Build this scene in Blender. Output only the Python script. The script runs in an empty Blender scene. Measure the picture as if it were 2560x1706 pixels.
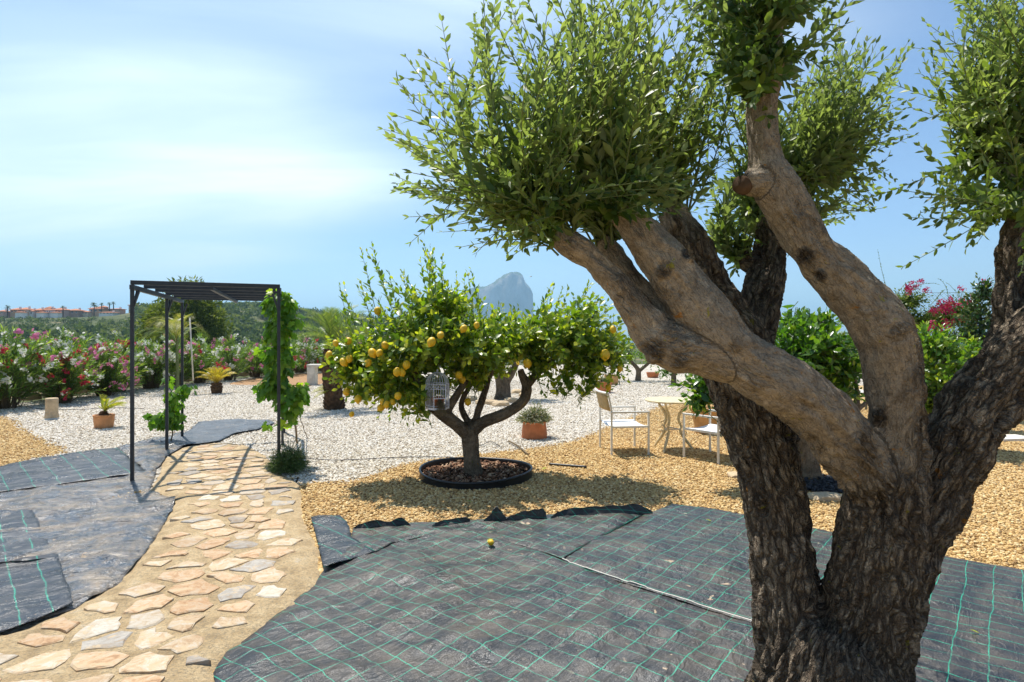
import bpy, bmesh, math, random
import numpy as np
from mathutils import Vector, Matrix, Euler
from mathutils.geometry import delaunay_2d_cdt

R = math.radians
PI = math.pi
rng = np.random.default_rng(7)
random.seed(7)
S = bpy.context.scene
C = S.collection

# ------------------------------------------------------------------ camera
EYE = 1.6
cam_d = bpy.data.cameras.new('camera')
cam = bpy.data.objects.new('camera', cam_d)
C.objects.link(cam)
cam.location = (0, 0, EYE)
cam.rotation_euler = (R(90), 0, 0)
cam_d.lens = 21.0
cam_d.sensor_width = 36.0
cam_d.shift_y = -17.0 / 2560.0
cam_d.clip_start = 0.05
cam_d.clip_end = 30000
S.camera = cam

# ------------------------------------------------------------------ sky and sun
SUN_EL, SUN_AZ = 66.0, 37.0            # elevation; azimuth to the left of the view axis (+Y)
sdir = Vector((-math.sin(R(SUN_AZ)) * math.cos(R(SUN_EL)), math.cos(R(SUN_AZ)) * math.cos(R(SUN_EL)), math.sin(R(SUN_EL))))
W = bpy.data.worlds.new('World')
S.world = W
W.use_nodes = True
wn, wl = W.node_tree.nodes, W.node_tree.links
wn.clear()
w_out = wn.new('ShaderNodeOutputWorld')
w_bg = wn.new('ShaderNodeBackground')
w_bg.inputs['Strength'].default_value = 0.09
sky = wn.new('ShaderNodeTexSky')
sky.sky_type = 'NISHITA'
sky.sun_disc = False
sky.sun_elevation = R(SUN_EL)
sky.sun_rotation = R(-SUN_AZ)
sky.air_density = 1.0
sky.dust_density = 0.0
sky.ozone_density = 5.0
sky.altitude = 100
# thin cirrus veil: noise over the sky dome (direction projected on a high plane)
tc = wn.new('ShaderNodeTexCoord')
sep = wn.new('ShaderNodeSeparateXYZ')
wl.new(tc.outputs['Generated'], sep.inputs[0])
zc = wn.new('ShaderNodeMath'); zc.operation = 'MAXIMUM'; zc.inputs[1].default_value = 0.0
wl.new(sep.outputs['Z'], zc.inputs[0])
za = wn.new('ShaderNodeMath'); za.operation = 'ADD'; za.inputs[1].default_value = 0.16
wl.new(zc.outputs[0], za.inputs[0])
dx = wn.new('ShaderNodeMath'); dx.operation = 'DIVIDE'
dy = wn.new('ShaderNodeMath'); dy.operation = 'DIVIDE'
wl.new(sep.outputs['X'], dx.inputs[0]); wl.new(za.outputs[0], dx.inputs[1])
wl.new(sep.outputs['Y'], dy.inputs[0]); wl.new(za.outputs[0], dy.inputs[1])
comb = wn.new('ShaderNodeCombineXYZ')
wl.new(dx.outputs[0], comb.inputs[0]); wl.new(dy.outputs[0], comb.inputs[1])
CLOUD_LOC = (5.92, 8.36, 0)
def sky_noise(scale, loc, stretch, detail, dist, lo, hi):
    mp = wn.new('ShaderNodeMapping')
    mp.inputs['Location'].default_value = loc
    mp.inputs['Scale'].default_value = stretch
    mp.inputs['Rotation'].default_value = (0, 0, R(-14))
    wl.new(comb.outputs[0], mp.inputs['Vector'])
    n = wn.new('ShaderNodeTexNoise')
    n.inputs['Scale'].default_value = scale
    n.inputs['Detail'].default_value = detail
    n.inputs['Roughness'].default_value = 0.55
    n.inputs['Distortion'].default_value = dist
    wl.new(mp.outputs[0], n.inputs['Vector'])
    r = wn.new('ShaderNodeMapRange'); r.interpolation_type = 'SMOOTHSTEP'
    r.inputs['From Min'].default_value = lo; r.inputs['From Max'].default_value = hi
    wl.new(n.outputs['Fac'], r.inputs['Value'])
    return r.outputs[0]
c_big = sky_noise(0.30, CLOUD_LOC, (1.0, 0.8, 1), 2, 0.0, 0.49, 0.67)
c_fine = sky_noise(0.9, (3.1, 1.7, 0), (0.55, 1.5, 1), 8, 0.7, 0.30, 0.80)
def wm(op, a, b=0.0, c=None):
    m = wn.new('ShaderNodeMath'); m.operation = op
    for k_, v_ in enumerate((a, b, c)):
        if v_ is None: continue
        if isinstance(v_, bpy.types.NodeSocket): wl.new(v_, m.inputs[k_])
        else: m.inputs[k_].default_value = v_
    return m.outputs[0]
cover = wm('ADD', wm('MULTIPLY', c_big, wm('MULTIPLY_ADD', c_fine, 0.55, 0.42)), wm('MULTIPLY', c_fine, 0.10))
# ice cloud scatters forward: brighter towards the sun
dt = wn.new('ShaderNodeVectorMath'); dt.operation = 'DOT_PRODUCT'
wl.new(tc.outputs['Generated'], dt.inputs[0]); dt.inputs[1].default_value = tuple(sdir)
fwd = wm('POWER', wm('MAXIMUM', dt.outputs['Value'], 0.0), 2.0)
bright = wm('MULTIPLY_ADD', fwd, 12.5, 4.8)
cc = wn.new('ShaderNodeVectorMath'); cc.operation = 'SCALE'; cc.inputs[0].default_value = (0.88, 0.975, 1.0)
wl.new(bright, cc.inputs['Scale'])
wmix = wn.new('ShaderNodeMix'); wmix.data_type = 'RGBA'; wmix.clamp_factor = True
wl.new(cover, wmix.inputs[0])
wl.new(sky.outputs[0], wmix.inputs[6])
wl.new(cc.outputs[0], wmix.inputs[7])
wl.new(wmix.outputs[2], w_bg.inputs[0])
wl.new(w_bg.outputs[0], w_out.inputs[0])

sun_d = bpy.data.lights.new('sun', 'SUN')
sun_d.energy = 4.3
sun_d.angle = R(0.53)
sun_d.color = (1.0, 0.965, 0.90)
sun = bpy.data.objects.new('sun', sun_d)
C.objects.link(sun)
sun.rotation_euler = (-sdir).to_track_quat('-Z', 'Y').to_euler()
sun.location = sdir * 50

S.view_settings.view_transform = 'Standard'
S.view_settings.look = 'None'
S.view_settings.exposure = 0.80
S.view_settings.gamma = 1.0
S.view_settings.use_curve_mapping = False
S.render.engine = 'CYCLES'
cy = S.cycles
cy.use_denoising = True
cy.max_bounces = 8
cy.diffuse_bounces = 4
cy.glossy_bounces = 2
cy.transmission_bounces = 4
cy.transparent_max_bounces = 8
cy.volume_bounces = 0
cy.caustics_reflective = False
cy.caustics_refractive = False
cy.sample_clamp_indirect = 6.0

# ------------------------------------------------------------------ picture <-> place
FD = 1372.6; CX = 1176.5; HZ = 768.4            # focal length, centre and horizon in 2353-px units
def P(u, v, d):                                 # point at depth d
    return np.array([(u - CX) * d / FD, d, EYE - (v - HZ) * d / FD])
def G(u, v, z=0.0):                             # point on the ground
    d = (EYE - z) * FD / (v - HZ)
    return np.array([(u - CX) * d / FD, d, z])
def PX(p):
    p = np.asarray(p, float)
    d = np.maximum(p[..., 1], 1e-3)
    return CX + p[..., 0] * FD / d, HZ - (p[..., 2] - EYE) * FD / d

# ------------------------------------------------------------------ noise (numpy)
def _h(i, j, k, s):
    n = (i * 374761393 + j * 668265263 + k * 1274126177 + s * 1442695041) & 0xFFFFFFFF
    n = ((n ^ (n >> 13)) * 1274126177) & 0xFFFFFFFF
    n = n ^ (n >> 16)
    return (n & 0xFFFF) / 65535.0
def vnoise(p, s=0):
    p = np.asarray(p, float)
    if p.shape[-1] == 2: p = np.concatenate([p, np.zeros(p.shape[:-1] + (1,))], -1)
    f = np.floor(p).astype(np.int64); t = p - f; t = t * t * (3 - 2 * t)
    r = 0
    for a in (0, 1):
        for b in (0, 1):
            for c in (0, 1):
                w = (t[..., 0] if a else 1 - t[..., 0]) * (t[..., 1] if b else 1 - t[..., 1]) * (t[..., 2] if c else 1 - t[..., 2])
                r = r + w * _h(f[..., 0] + a, f[..., 1] + b, f[..., 2] + c, s)
    return r * 2 - 1
def fbm(p, o=4, s=0, g=0.5):
    p = np.asarray(p, float); r = 0; a = 1.0
    for k in range(o):
        r = r + a * vnoise(p * (2 ** k) + 17.3 * k, s + k); a *= g
    return r

# ------------------------------------------------------------------ object helpers
def link(o):
    C.objects.link(o); return o
def world(o):
    m = o.matrix_basis.copy()
    if o.parent: m = world(o.parent) @ o.matrix_parent_inverse @ m
    return m
def put(o, parent):
    if parent is not None:
        o.parent = parent
        o.matrix_parent_inverse = world(parent).inverted()
    return o
def tag(o, label=None, cat=None, group=None, kind=None):
    if label: o['label'] = label
    if cat: o['category'] = cat
    if group: o['group'] = group
    if kind: o['kind'] = kind
    return o
def thing(name, base, label, cat, group=None):
    o = bpy.data.objects.new(name, None)
    o.empty_display_size = 0.1
    o.location = Vector([float(x) for x in base])
    link(o)
    return tag(o, label, cat, group)
def mesh_np(name, V, F, mat=None, smooth=False, attrs=None):
    """V (n,3); F (m,3) or (m,4) array or a list of index tuples"""
    me = bpy.data.meshes.new(name)
    V = np.ascontiguousarray(V, np.float32)
    if isinstance(F, np.ndarray):
        k = F.shape[1]; m = F.shape[0]
        me.vertices.add(len(V)); me.vertices.foreach_set('co', V.ravel())
        me.loops.add(m * k); me.loops.foreach_set('vertex_index', np.ascontiguousarray(F, np.int32).ravel())
        me.polygons.add(m)
        me.polygons.foreach_set('loop_start', np.arange(0, m * k, k, dtype=np.int32))
        me.polygons.foreach_set('loop_total', np.full(m, k, np.int32))
        me.update(calc_edges=True)
    else:
        me.from_pydata([tuple(map(float, v)) for v in V], [], F)
        me.update()
    if attrs:
        for an, arr in attrs.items():
            arr = np.asarray(arr, np.float32)
            if arr.ndim == 1:
                a = me.attributes.new(an, 'FLOAT', 'POINT'); a.data.foreach_set('value', arr)
            else:
                a = me.attributes.new(an, 'FLOAT_VECTOR', 'POINT'); a.data.foreach_set('vector', arr.ravel())
    if smooth:
        me.polygons.foreach_set('use_smooth', np.ones(len(me.polygons), bool))
    if mat: me.materials.append(mat)
    return me
def ob(name, me, parent=None):
    o = bpy.data.objects.new(name, me); link(o); put(o, parent); return o
class MB:
    """collects shapes of ONE part"""
    def __init__(s): s.v = []; s.f = []
    def add(s, V, F):
        n = len(s.v); s.v += [tuple(map(float, x)) for x in V]; s.f += [tuple(i + n for i in f) for f in F]; return s
    def box(s, c, sz, rot=None, taper=1.0):
        c = np.array(c, float); h = np.array(sz, float) / 2
        V = []
        for z in (-1, 1):
            t = taper if z > 0 else 1.0
            for x, y in ((-1, -1), (1, -1), (1, 1), (-1, 1)):
                V.append(np.array([x * h[0] * t, y * h[1] * t, z * h[2]]))
        if rot is not None:
            M = np.array(Euler(rot).to_matrix()); V = [M @ v for v in V]
        V = [v + c for v in V]
        return s.add(V, [(3, 2, 1, 0), (4, 5, 6, 7), (0, 1, 5, 4), (1, 2, 6, 5), (2, 3, 7, 6), (3, 0, 4, 7)])
    def bar(s, a, b, w, h=None, up=(0, 0, 1)):
        a = np.array(a, float); b = np.array(b, float); h = h or w
        t = b - a; t /= np.linalg.norm(t)
        u = np.array(up, float)
        if abs(np.dot(u, t)) > 0.95: u = np.array([1.0, 0.2, 0])
        x = np.cross(t, u); x /= np.linalg.norm(x); y = np.cross(x, t)
        V = [p + x * w / 2 * i + y * h / 2 * j for p in (a, b) for i, j in ((-1, -1), (1, -1), (1, 1), (-1, 1))]
        return s.add(V, [(3, 2, 1, 0), (4, 5, 6, 7), (0, 1, 5, 4), (1, 2, 6, 5), (2, 3, 7, 6), (3, 0, 4, 7)])
    def tube(s, pts, rad, n=8, cap=True, closed=False):
        V, F = tube(pts, rad, n, cap, closed); return s.add(V, F)
    def lathe(s, prof, c=(0, 0, 0), n=24, cap=True):
        c = np.array(c, float); V = []; F = []
        for r, z in prof:
            for k in range(n):
                a = 2 * PI * k / n; V.append(c + np.array([r * math.cos(a), r * math.sin(a), z]))
        m = len(prof)
        for i in range(m - 1):
            for k in range(n):
                F.append((i * n + k, i * n + (k + 1) % n, (i + 1) * n + (k + 1) % n, (i + 1) * n + k))
        if cap:
            F.append(tuple(reversed(range(n)))); F.append(tuple(range((m - 1) * n, m * n)))
        return s.add(V, F)
    def build(s, name, mat, parent=None, smooth=False, bevel=0.0):
        me = bpy.data.meshes.new(name); me.from_pydata(s.v, [], s.f); me.update()
        if mat: me.materials.append(mat)
        if smooth: me.polygons.foreach_set('use_smooth', np.ones(len(me.polygons), bool))
        o = ob(name, me, parent)
        if bevel > 0:
            b = o.modifiers.new('bevel', 'BEVEL'); b.width = bevel; b.segments = 2; b.limit_method = 'ANGLE'
        return o
def cr(a, b):
    return np.array([a[1] * b[2] - a[2] * b[1], a[2] * b[0] - a[0] * b[2], a[0] * b[1] - a[1] * b[0]])
def tube(pts, rad, n=8, cap=True, closed=False):
    pts = np.array(pts, float); m = len(pts)
    rad = np.full(m, rad, float) if np.isscalar(rad) else np.array(rad, float)
    T = np.zeros_like(pts); T[1:-1] = pts[2:] - pts[:-2]; T[0] = pts[1] - pts[0]; T[-1] = pts[-1] - pts[-2]
    if closed: T[0] = pts[1] - pts[-1]; T[-1] = pts[0] - pts[-2]
    T /= np.linalg.norm(T, axis=1)[:, None] + 1e-12
    u = np.array([0, 0, 1.0])
    if abs(T[0] @ u) > 0.9: u = np.array([0, 1.0, 0])
    x = np.cross(T[0], u); x /= np.linalg.norm(x)
    V = []; a = np.arange(n) * 2 * PI / n
    for i in range(m):
        x = x - T[i] * (x @ T[i]); x /= math.sqrt(x @ x); y = cr(T[i], x)
        V.append(pts[i] + rad[i] * (np.cos(a)[:, None] * x + np.sin(a)[:, None] * y))
    V = np.concatenate(V); F = []
    for i in range(m if closed else m - 1):
        j = (i + 1) % m
        for k in range(n):
            F.append((i * n + k, i * n + (k + 1) % n, j * n + (k + 1) % n, j * n + k))
    if cap and not closed:
        F.append(tuple(reversed(range(n)))); F.append(tuple(range((m - 1) * n, m * n)))
    return V, F
def spline(pts, sub=6):
    """Catmull-Rom through rows of any width"""
    p = np.array(pts, float)
    if len(p) < 3:
        t = np.linspace(0, 1, sub + 1)[:, None]; return p[0] + (p[-1] - p[0]) * t
    q = np.vstack([2 * p[0] - p[1], p, 2 * p[-1] - p[-2]]); out = []
    for i in range(1, len(q) - 2):
        for t in np.linspace(0, 1, sub, endpoint=False):
            a, b, c, d = q[i - 1], q[i], q[i + 1], q[i + 2]
            out.append(0.5 * (2 * b + (c - a) * t + (2 * a - 5 * b + 4 * c - d) * t * t + (3 * b - a - 3 * c + d) * t ** 3))
    out.append(p[-1]); return np.array(out)
def inpoly(x, y, poly):
    x = np.asarray(x); y = np.asarray(y); c = np.zeros(x.shape, bool); n = len(poly); j = n - 1
    for i in range(n):
        xi, yi = poly[i][0], poly[i][1]; xj, yj = poly[j][0], poly[j][1]
        k = ((yi > y) != (yj > y)) & (x < (xj - xi) * (y - yi) / (yj - yi + 1e-12) + xi)
        c ^= k; j = i
    return c
def edge_dist(xy, poly):
    d = np.full(len(xy), 1e9); n = len(poly)
    for i in range(n):
        a = np.array(poly[i][:2]); b = np.array(poly[(i + 1) % n][:2]); ab = b - a
        t = np.clip(((xy - a) @ ab) / (ab @ ab + 1e-12), 0, 1)
        d = np.minimum(d, np.linalg.norm(xy - (a + t[:, None] * ab), axis=1))
    return d
def densify(poly, step, jit=0.0):
    out = []; n = len(poly)
    for i in range(n):
        a = np.array(poly[i][:2]); b = np.array(poly[(i + 1) % n][:2]); k = max(1, int(np.linalg.norm(b - a) / step))
        for t in range(k):
            q = a + (b - a) * t / k
            if jit: q = q + rng.normal(0, jit, 2)
            out.append(q)
    return np.array(out)
def smooth_poly(px, sub=6, ground=True):
    q = [G(u, v)[:2] if ground else (u, v) for u, v in px]
    p = np.array(q); n = len(p); out = []
    for i in range(n):
        a, b, c, d = p[i - 1], p[i], p[(i + 1) % n], p[(i + 2) % n]
        for t in np.linspace(0, 1, sub, endpoint=False):
            out.append(0.5 * (2 * b + (c - a) * t + (2 * a - 5 * b + 4 * c - d) * t * t + (3 * b - a - 3 * c + d) * t ** 3))
    return np.array(out)
def sheet_tri(poly, step, inner=None):
    """triangulated sheet inside a 2D polygon with inner points about step apart"""
    poly = np.array(poly)[:, :2]
    x0, y0 = poly.min(0); x1, y1 = poly.max(0)
    gx, gy = np.meshgrid(np.arange(x0, x1, step), np.arange(y0, y1, step))
    q = np.stack([gx.ravel(), gy.ravel()], 1) + rng.uniform(-.3, .3, (gx.size, 2)) * step
    q = q[inpoly(q[:, 0], q[:, 1], poly)]
    q = q[edge_dist(q, poly) > step * 0.5]
    pts = [Vector(p) for p in poly] + [Vector(p) for p in q]
    n = len(poly)
    r = delaunay_2d_cdt(pts, [], [list(range(n))], 1, 1e-5)
    return np.array([(v.x, v.y) for v in r[0]]), np.array([list(f) for f in r[2] if len(f) == 3])

# ------------------------------------------------------------------ materials
class NT:
    def __init__(s, name):
        s.m = bpy.data.materials.new(name); s.m.use_nodes = True
        s.n = s.m.node_tree.nodes; s.l = s.m.node_tree.links; s.n.clear()
        s.out = s.n.new('ShaderNodeOutputMaterial')
    def new(s, t, **kw):
        n = s.n.new(t)
        for k, v in kw.items(): setattr(n, k, v)
        return n
    def set(s, inp, v):
        if hasattr(v, 'is_output') or isinstance(v, bpy.types.NodeSocket): s.l.new(v, inp)
        elif isinstance(v, (tuple, list)) and len(v) == 3 and inp.type == 'RGBA': inp.default_value = (*v, 1)
        else: inp.default_value = v
    def coord(s, kind='Object'):
        return s.new('ShaderNodeTexCoord').outputs[kind]
    def attr(s, name, inst=False, out='Fac'):
        a = s.new('ShaderNodeAttribute', attribute_name=name)
        if inst: a.attribute_type = 'INSTANCER'
        return a.outputs[out]
    def mapping(s, v, scale=(1, 1, 1), rot=(0, 0, 0), loc=(0, 0, 0)):
        m = s.new('ShaderNodeMapping'); s.l.new(v, m.inputs[0])
        m.inputs['Scale'].default_value = scale; m.inputs['Rotation'].default_value = rot; m.inputs['Location'].default_value = loc
        return m.outputs[0]
    def noise(s, v, scale, detail=4, rough=0.55, dist=0.0, col=False):
        n = s.new('ShaderNodeTexNoise'); s.l.new(v, n.inputs['Vector'])
        n.inputs['Scale'].default_value = scale; n.inputs['Detail'].default_value = detail
        n.inputs['Roughness'].default_value = rough; n.inputs['Distortion'].default_value = dist
        return n.outputs['Color' if col else 'Fac']
    def voro(s, v, scale, feature='F1', out='Distance', rnd=1.0):
        n = s.new('ShaderNodeTexVoronoi', feature=feature); s.l.new(v, n.inputs['Vector'])
        n.inputs['Scale'].default_value = scale; n.inputs['Randomness'].default_value = rnd
        return n.outputs[out]
    def ramp(s, f, *stops):
        r = s.new('ShaderNodeValToRGB'); s.l.new(f, r.inputs[0]); e = r.color_ramp.elements
        while len(e) < len(stops): e.new(0.5)
        for i, (p, c) in enumerate(stops):
            e[i].position = p; e[i].color = (*c, 1) if len(c) == 3 else c
        return r.outputs[0]
    def rng(s, f, a, b, c=0.0, d=1.0):
        r = s.new('ShaderNodeMapRange'); s.l.new(f, r.inputs[0])
        for i, v in zip((1, 2, 3, 4), (a, b, c, d)): r.inputs[i].default_value = v
        return r.outputs[0]
    def math(s, op, a, b=0.0, c=None):
        m = s.new('ShaderNodeMath', operation=op); s.set(m.inputs[0], a); s.set(m.inputs[1], b)
        if c is not None: s.set(m.inputs[2], c)
        return m.outputs[0]
    def mix(s, f, a, b, mode='MIX'):
        m = s.new('ShaderNodeMix', data_type='RGBA', blend_type=mode)
        s.set(m.inputs[0], f); s.set(m.inputs[6], a); s.set(m.inputs[7], b); return m.outputs[2]
    def bump(s, h, strength=0.5, dist=0.01, normal=None):
        b = s.new('ShaderNodeBump'); s.l.new(h, b.inputs['Height'])
        b.inputs['Strength'].default_value = strength; b.inputs['Distance'].default_value = dist
        if normal is not None: s.l.new(normal, b.inputs['Normal'])
        return b.outputs[0]
    def pbr(s, col, rough=0.7, spec=0.5, metal=0.0, normal=None):
        b = s.new('ShaderNodeBsdfPrincipled')
        s.set(b.inputs['Base Color'], col); s.set(b.inputs['Roughness'], rough); s.set(b.inputs['Metallic'], metal)
        s.set(b.inputs['Specular IOR Level'], spec)
        if normal is not None: s.l.new(normal, b.inputs['Normal'])
        return b.outputs[0]
    def done(s, sh):
        s.l.new(sh, s.out.inputs[0]); return s.m

def m_plain(name, col, rough=0.6, spec=0.4, metal=0.0, var=0.15, scale=12, bump=0.15, bscale=60):
    t = NT(name); c = t.coord()
    n = t.noise(c, scale, 6)
    d = tuple(x * (1 - var) for x in col); l = tuple(min(1, x * (1 + var)) for x in col)
    cc = t.ramp(n, (0.3, d), (0.7, l))
    nb = t.bump(t.noise(c, bscale, 4), bump, 0.005)
    return t.done(t.pbr(cc, rough, spec, metal, nb))
def m_leaf(name, dark, light, trans=0.4, tcol=None, rough=0.42, spec=0.45, young=None, under=None):
    t = NT(name)
    f = t.math('ADD', t.attr('tint'), t.math('MULTIPLY', t.new('ShaderNodeObjectInfo').outputs['Random'], 0.0))
    stops = [(0.0, dark), (0.72, light)]
    if young: stops.append((1.0, young))
    col = t.ramp(f, *stops)
    n = t.noise(t.coord(), 9, 3)
    col = t.mix(t.rng(n, 0.3, 0.7, 0.0, 0.35), col, t.mix(0.5, col, (0, 0, 0)), 'MIX')
    if under: col = t.mix(t.math('MULTIPLY', t.new('ShaderNodeNewGeometry').outputs['Backfacing'], .5), col, under)
    b = t.pbr(col, rough, spec)
    tr = t.new('ShaderNodeBsdfTranslucent')
    tcol = tcol or (1.25, 1.35, 0.55)
    t.set(tr.inputs[0], t.mix(1.0, col, tcol, 'MULTIPLY'))
    ms = t.new('ShaderNodeMixShader'); ms.inputs[0].default_value = trans
    t.l.new(b, ms.inputs[1]); t.l.new(tr.outputs[0], ms.inputs[2])
    return t.done(ms.outputs[0])
def m_gravel_stone(name, cols):
    t = NT(name)
    f = t.attr('tint', inst=True)
    k = len(cols)
    col = t.ramp(f, *[((i + 0.5) / k, c) for i, c in enumerate(cols)])
    n = t.noise(t.coord(), 1.5, 3)
    col = t.mix(t.rng(n, 0.3, 0.7, 0, 0.4), col, t.mix(0.5, col, (0.2, 0.15, 0.1)))
    return t.done(t.pbr(col, 0.8, 0.3))
def m_gravel_bed(name, cols, scale=38):
    t = NT(name); c = t.coord()
    v = t.new('ShaderNodeTexVoronoi', feature='F1'); t.l.new(c, v.inputs['Vector']); v.inputs['Scale'].default_value = scale
    k = len(cols)
    sx = t.new('ShaderNodeSeparateColor'); t.l.new(v.outputs['Color'], sx.inputs[0])
    col = t.ramp(sx.outputs[0], *[((i + 0.5) / k, cc) for i, cc in enumerate(cols)])
    big = t.noise(c, 0.8, 4)
    col = t.mix(t.rng(big, 0.35, 0.7, 0, 0.22), col, tuple(x * 0.75 for x in cols[0]))
    h = t.math('SUBTRACT', 1.0, v.outputs['Distance'])
    nb = t.bump(h, 0.9, 0.02)
    return t.done(t.pbr(col, 0.85, 0.3, 0, nb))
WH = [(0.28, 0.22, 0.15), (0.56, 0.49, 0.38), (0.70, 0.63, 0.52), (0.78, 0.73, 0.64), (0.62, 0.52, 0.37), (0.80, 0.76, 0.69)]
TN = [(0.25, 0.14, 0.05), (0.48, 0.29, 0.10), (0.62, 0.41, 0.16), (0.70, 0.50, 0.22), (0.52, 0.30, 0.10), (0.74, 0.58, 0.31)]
WB = [tuple(x * .80 for x in c) for c in WH]; TB = [tuple(x * .85 for x in c) for c in TN]  # bed tones darkened to stand in for the shade between loose stones
M = {}
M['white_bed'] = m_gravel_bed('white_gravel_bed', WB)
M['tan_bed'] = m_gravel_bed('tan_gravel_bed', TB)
M['white_stone'] = m_gravel_stone('white_gravel_stone', WH)
M['tan_stone'] = m_gravel_stone('tan_gravel_stone', TN)
M['olive_leaf'] = m_leaf('olive_leaf', (0.042, 0.089, 0.023), (0.231, 0.304, 0.058), 0.52, young=(0.399, 0.462, 0.126), under=(0.30, 0.35, 0.20))
M['lemon_leaf'] = m_leaf('lemon_leaf', (0.041, 0.118, 0.014), (0.224, 0.330, 0.024), 0.5, young=(0.496, 0.519, 0.047), rough=0.33, spec=0.6)
M['citrus_leaf'] = m_leaf('citrus_leaf', (0.025, 0.092, 0.014), (0.149, 0.287, 0.023), 0.48, young=(0.391, 0.460, 0.040), rough=0.3, spec=0.6)
M['vine_leaf'] = m_leaf('vine_leaf', (0.066, 0.187, 0.020), (0.220, 0.396, 0.033), 0.52, young=(0.462, 0.550, 0.055))
M['oleander_leaf'] = m_leaf('oleander_leaf', (0.062, 0.150, 0.035), (0.237, 0.350, 0.075), 0.45, young=(0.475, 0.525, 0.112), rough=0.36)
M['sago_leaf'] = m_leaf('sago_leaf', (0.10, 0.18, 0.02), (0.28, 0.30, 0.03), 0.4, young=(0.48, 0.40, 0.05))
M['sago_yellow'] = m_leaf('sago_yellow', (0.22, 0.26, 0.03), (0.52, 0.36, 0.03), 0.4, young=(0.55, 0.40, 0.06))
M['palm_leaf'] = m_leaf('palm_leaf', (0.06, 0.13, 0.03), (0.17, 0.25, 0.05), 0.35, young=(0.34, 0.36, 0.09))
M['palm_yellow'] = m_leaf('palm_yellow', (0.16, 0.22, 0.04), (0.38, 0.36, 0.09), 0.4, young=(0.5, 0.42, 0.15))
M['pine_leaf'] = m_leaf('pine_needles', (0.05, 0.085, 0.015), (0.20, 0.235, 0.04), 0.35, young=(0.34, 0.36, 0.06), rough=0.6, spec=0.2)
M['far_leaf'] = m_leaf('forest_foliage', (0.040, 0.069, 0.025), (0.149, 0.190, 0.052), 0.28, young=(0.253, 0.276, 0.092), rough=0.7, spec=0.1)
M['rosemary'] = m_leaf('rosemary_leaf', (0.030, 0.084, 0.018), (0.096, 0.180, 0.036), 0.3, young=(0.168, 0.240, 0.060))
M['succulent'] = m_leaf('succulent_leaf', (0.12, 0.15, 0.08), (0.34, 0.34, 0.22), 0.3, young=(0.46, 0.36, 0.28), rough=0.5)
M['boug_leaf'] = m_leaf('bougainvillea_leaf', (0.035, 0.09, 0.015), (0.11, 0.2, 0.03), 0.4, young=(0.25, 0.3, 0.05))
M['dark_leaf'] = m_leaf('dark_shrub_leaf', (0.02, 0.055, 0.018), (0.055, 0.12, 0.03), 0.3, young=(0.22, 0.26, 0.06), rough=0.3)
def m_petal(name, col, tr=0.4):
    t = NT(name); n = t.noise(t.coord(), 30, 3)
    c = t.mix(t.rng(n, 0.3, 0.7), col, tuple(min(1, x * 0.7 + 0.05) for x in col))
    b = t.pbr(c, 0.6, 0.2); x = t.new('ShaderNodeBsdfTranslucent'); t.set(x.inputs[0], c)
    ms = t.new('ShaderNodeMixShader'); ms.inputs[0].default_value = tr
    t.l.new(b, ms.inputs[1]); t.l.new(x.outputs[0], ms.inputs[2]); return t.done(ms.outputs[0])
M['white_petal'] = m_petal('white_petal', (0.80, 0.80, 0.72))
M['pink_petal'] = m_petal('pink_petal', (0.74, 0.22, 0.42))
M['red_petal'] = m_petal('red_petal', (0.55, 0.015, 0.05))
M['magenta_bract'] = m_petal('magenta_bract', (0.52, 0.006, 0.10), .3)
M['steel'] = m_plain('dark_painted_steel', (0.028, 0.032, 0.038), 0.45, 0.5, 0.2, 0.25, 20, 0.1, 90)
M['white_metal'] = m_plain('white_painted_metal', (0.70, 0.68, 0.62), 0.5, 0.4, 0, 0.12, 30, 0.1)
M['cream_iron'] = m_plain('cream_cast_iron', (0.60, 0.50, 0.30), 0.55, 0.4, 0, 0.25, 25, 0.2)
M['mesh_fabric'] = m_plain('white_mesh_fabric', (0.80, 0.80, 0.78), 0.75, 0.2, 0, 0.08, 20, 0.3, 300)
M['back_fabric'] = m_plain('tan_chair_back', (0.50, 0.38, 0.20), 0.8, 0.2, 0, 0.2, 18, 0.3, 200)
M['terracotta'] = m_plain('terracotta', (0.50, 0.17, 0.07), 0.75, 0.25, 0, 0.22, 9, 0.25, 50)
M['terracotta_pale'] = m_plain('terracotta_pale', (0.52, 0.24, 0.10), 0.7, 0.3, 0, 0.25, 8, 0.3, 40)
M['tan_clay'] = m_plain('tan_clay', (0.52, 0.30, 0.12), 0.75, 0.25, 0, 0.2, 8, 0.3, 40)
M['limestone'] = m_plain('limestone', (0.50, 0.38, 0.24), 0.85, 0.2, 0, 0.28, 9, 0.5, 40)
M['pale_stone'] = m_plain('pale_stone', (0.62, 0.58, 0.50), 0.8, 0.2, 0, 0.18, 7, 0.4, 40)
M['soil'] = m_plain('soil', (0.12, 0.07, 0.04), 0.95, 0.1, 0, 0.4, 30, 0.8, 60)
M['black_plastic'] = m_plain('black_plastic', (0.014, 0.015, 0.017), 0.4, 0.5, 0, 0.2, 14, 0.1)
M['cage'] = m_plain('white_wire', (0.62, 0.62, 0.68), 0.5, 0.4, 0, 0.2, 60, 0.1)
M['twig'] = m_plain('twig', (0.14, 0.10, 0.055), 0.8, 0.2, 0, 0.3, 30, 0.3, 120)
M['green_twig'] = m_plain('green_twig', (0.14, 0.17, 0.06), 0.7, 0.3, 0, 0.25, 20, 0.2, 80)
M['palm_bark'] = m_plain('palm_bark', (0.10, 0.06, 0.035), 0.95, 0.1, 0, 0.5, 14, 1.0, 30)
M['wire'] = m_plain('galvanised_wire', (0.20, 0.24, 0.25), 0.5, 0.5, 0.5, 0.1, 20, 0.05)
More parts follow.
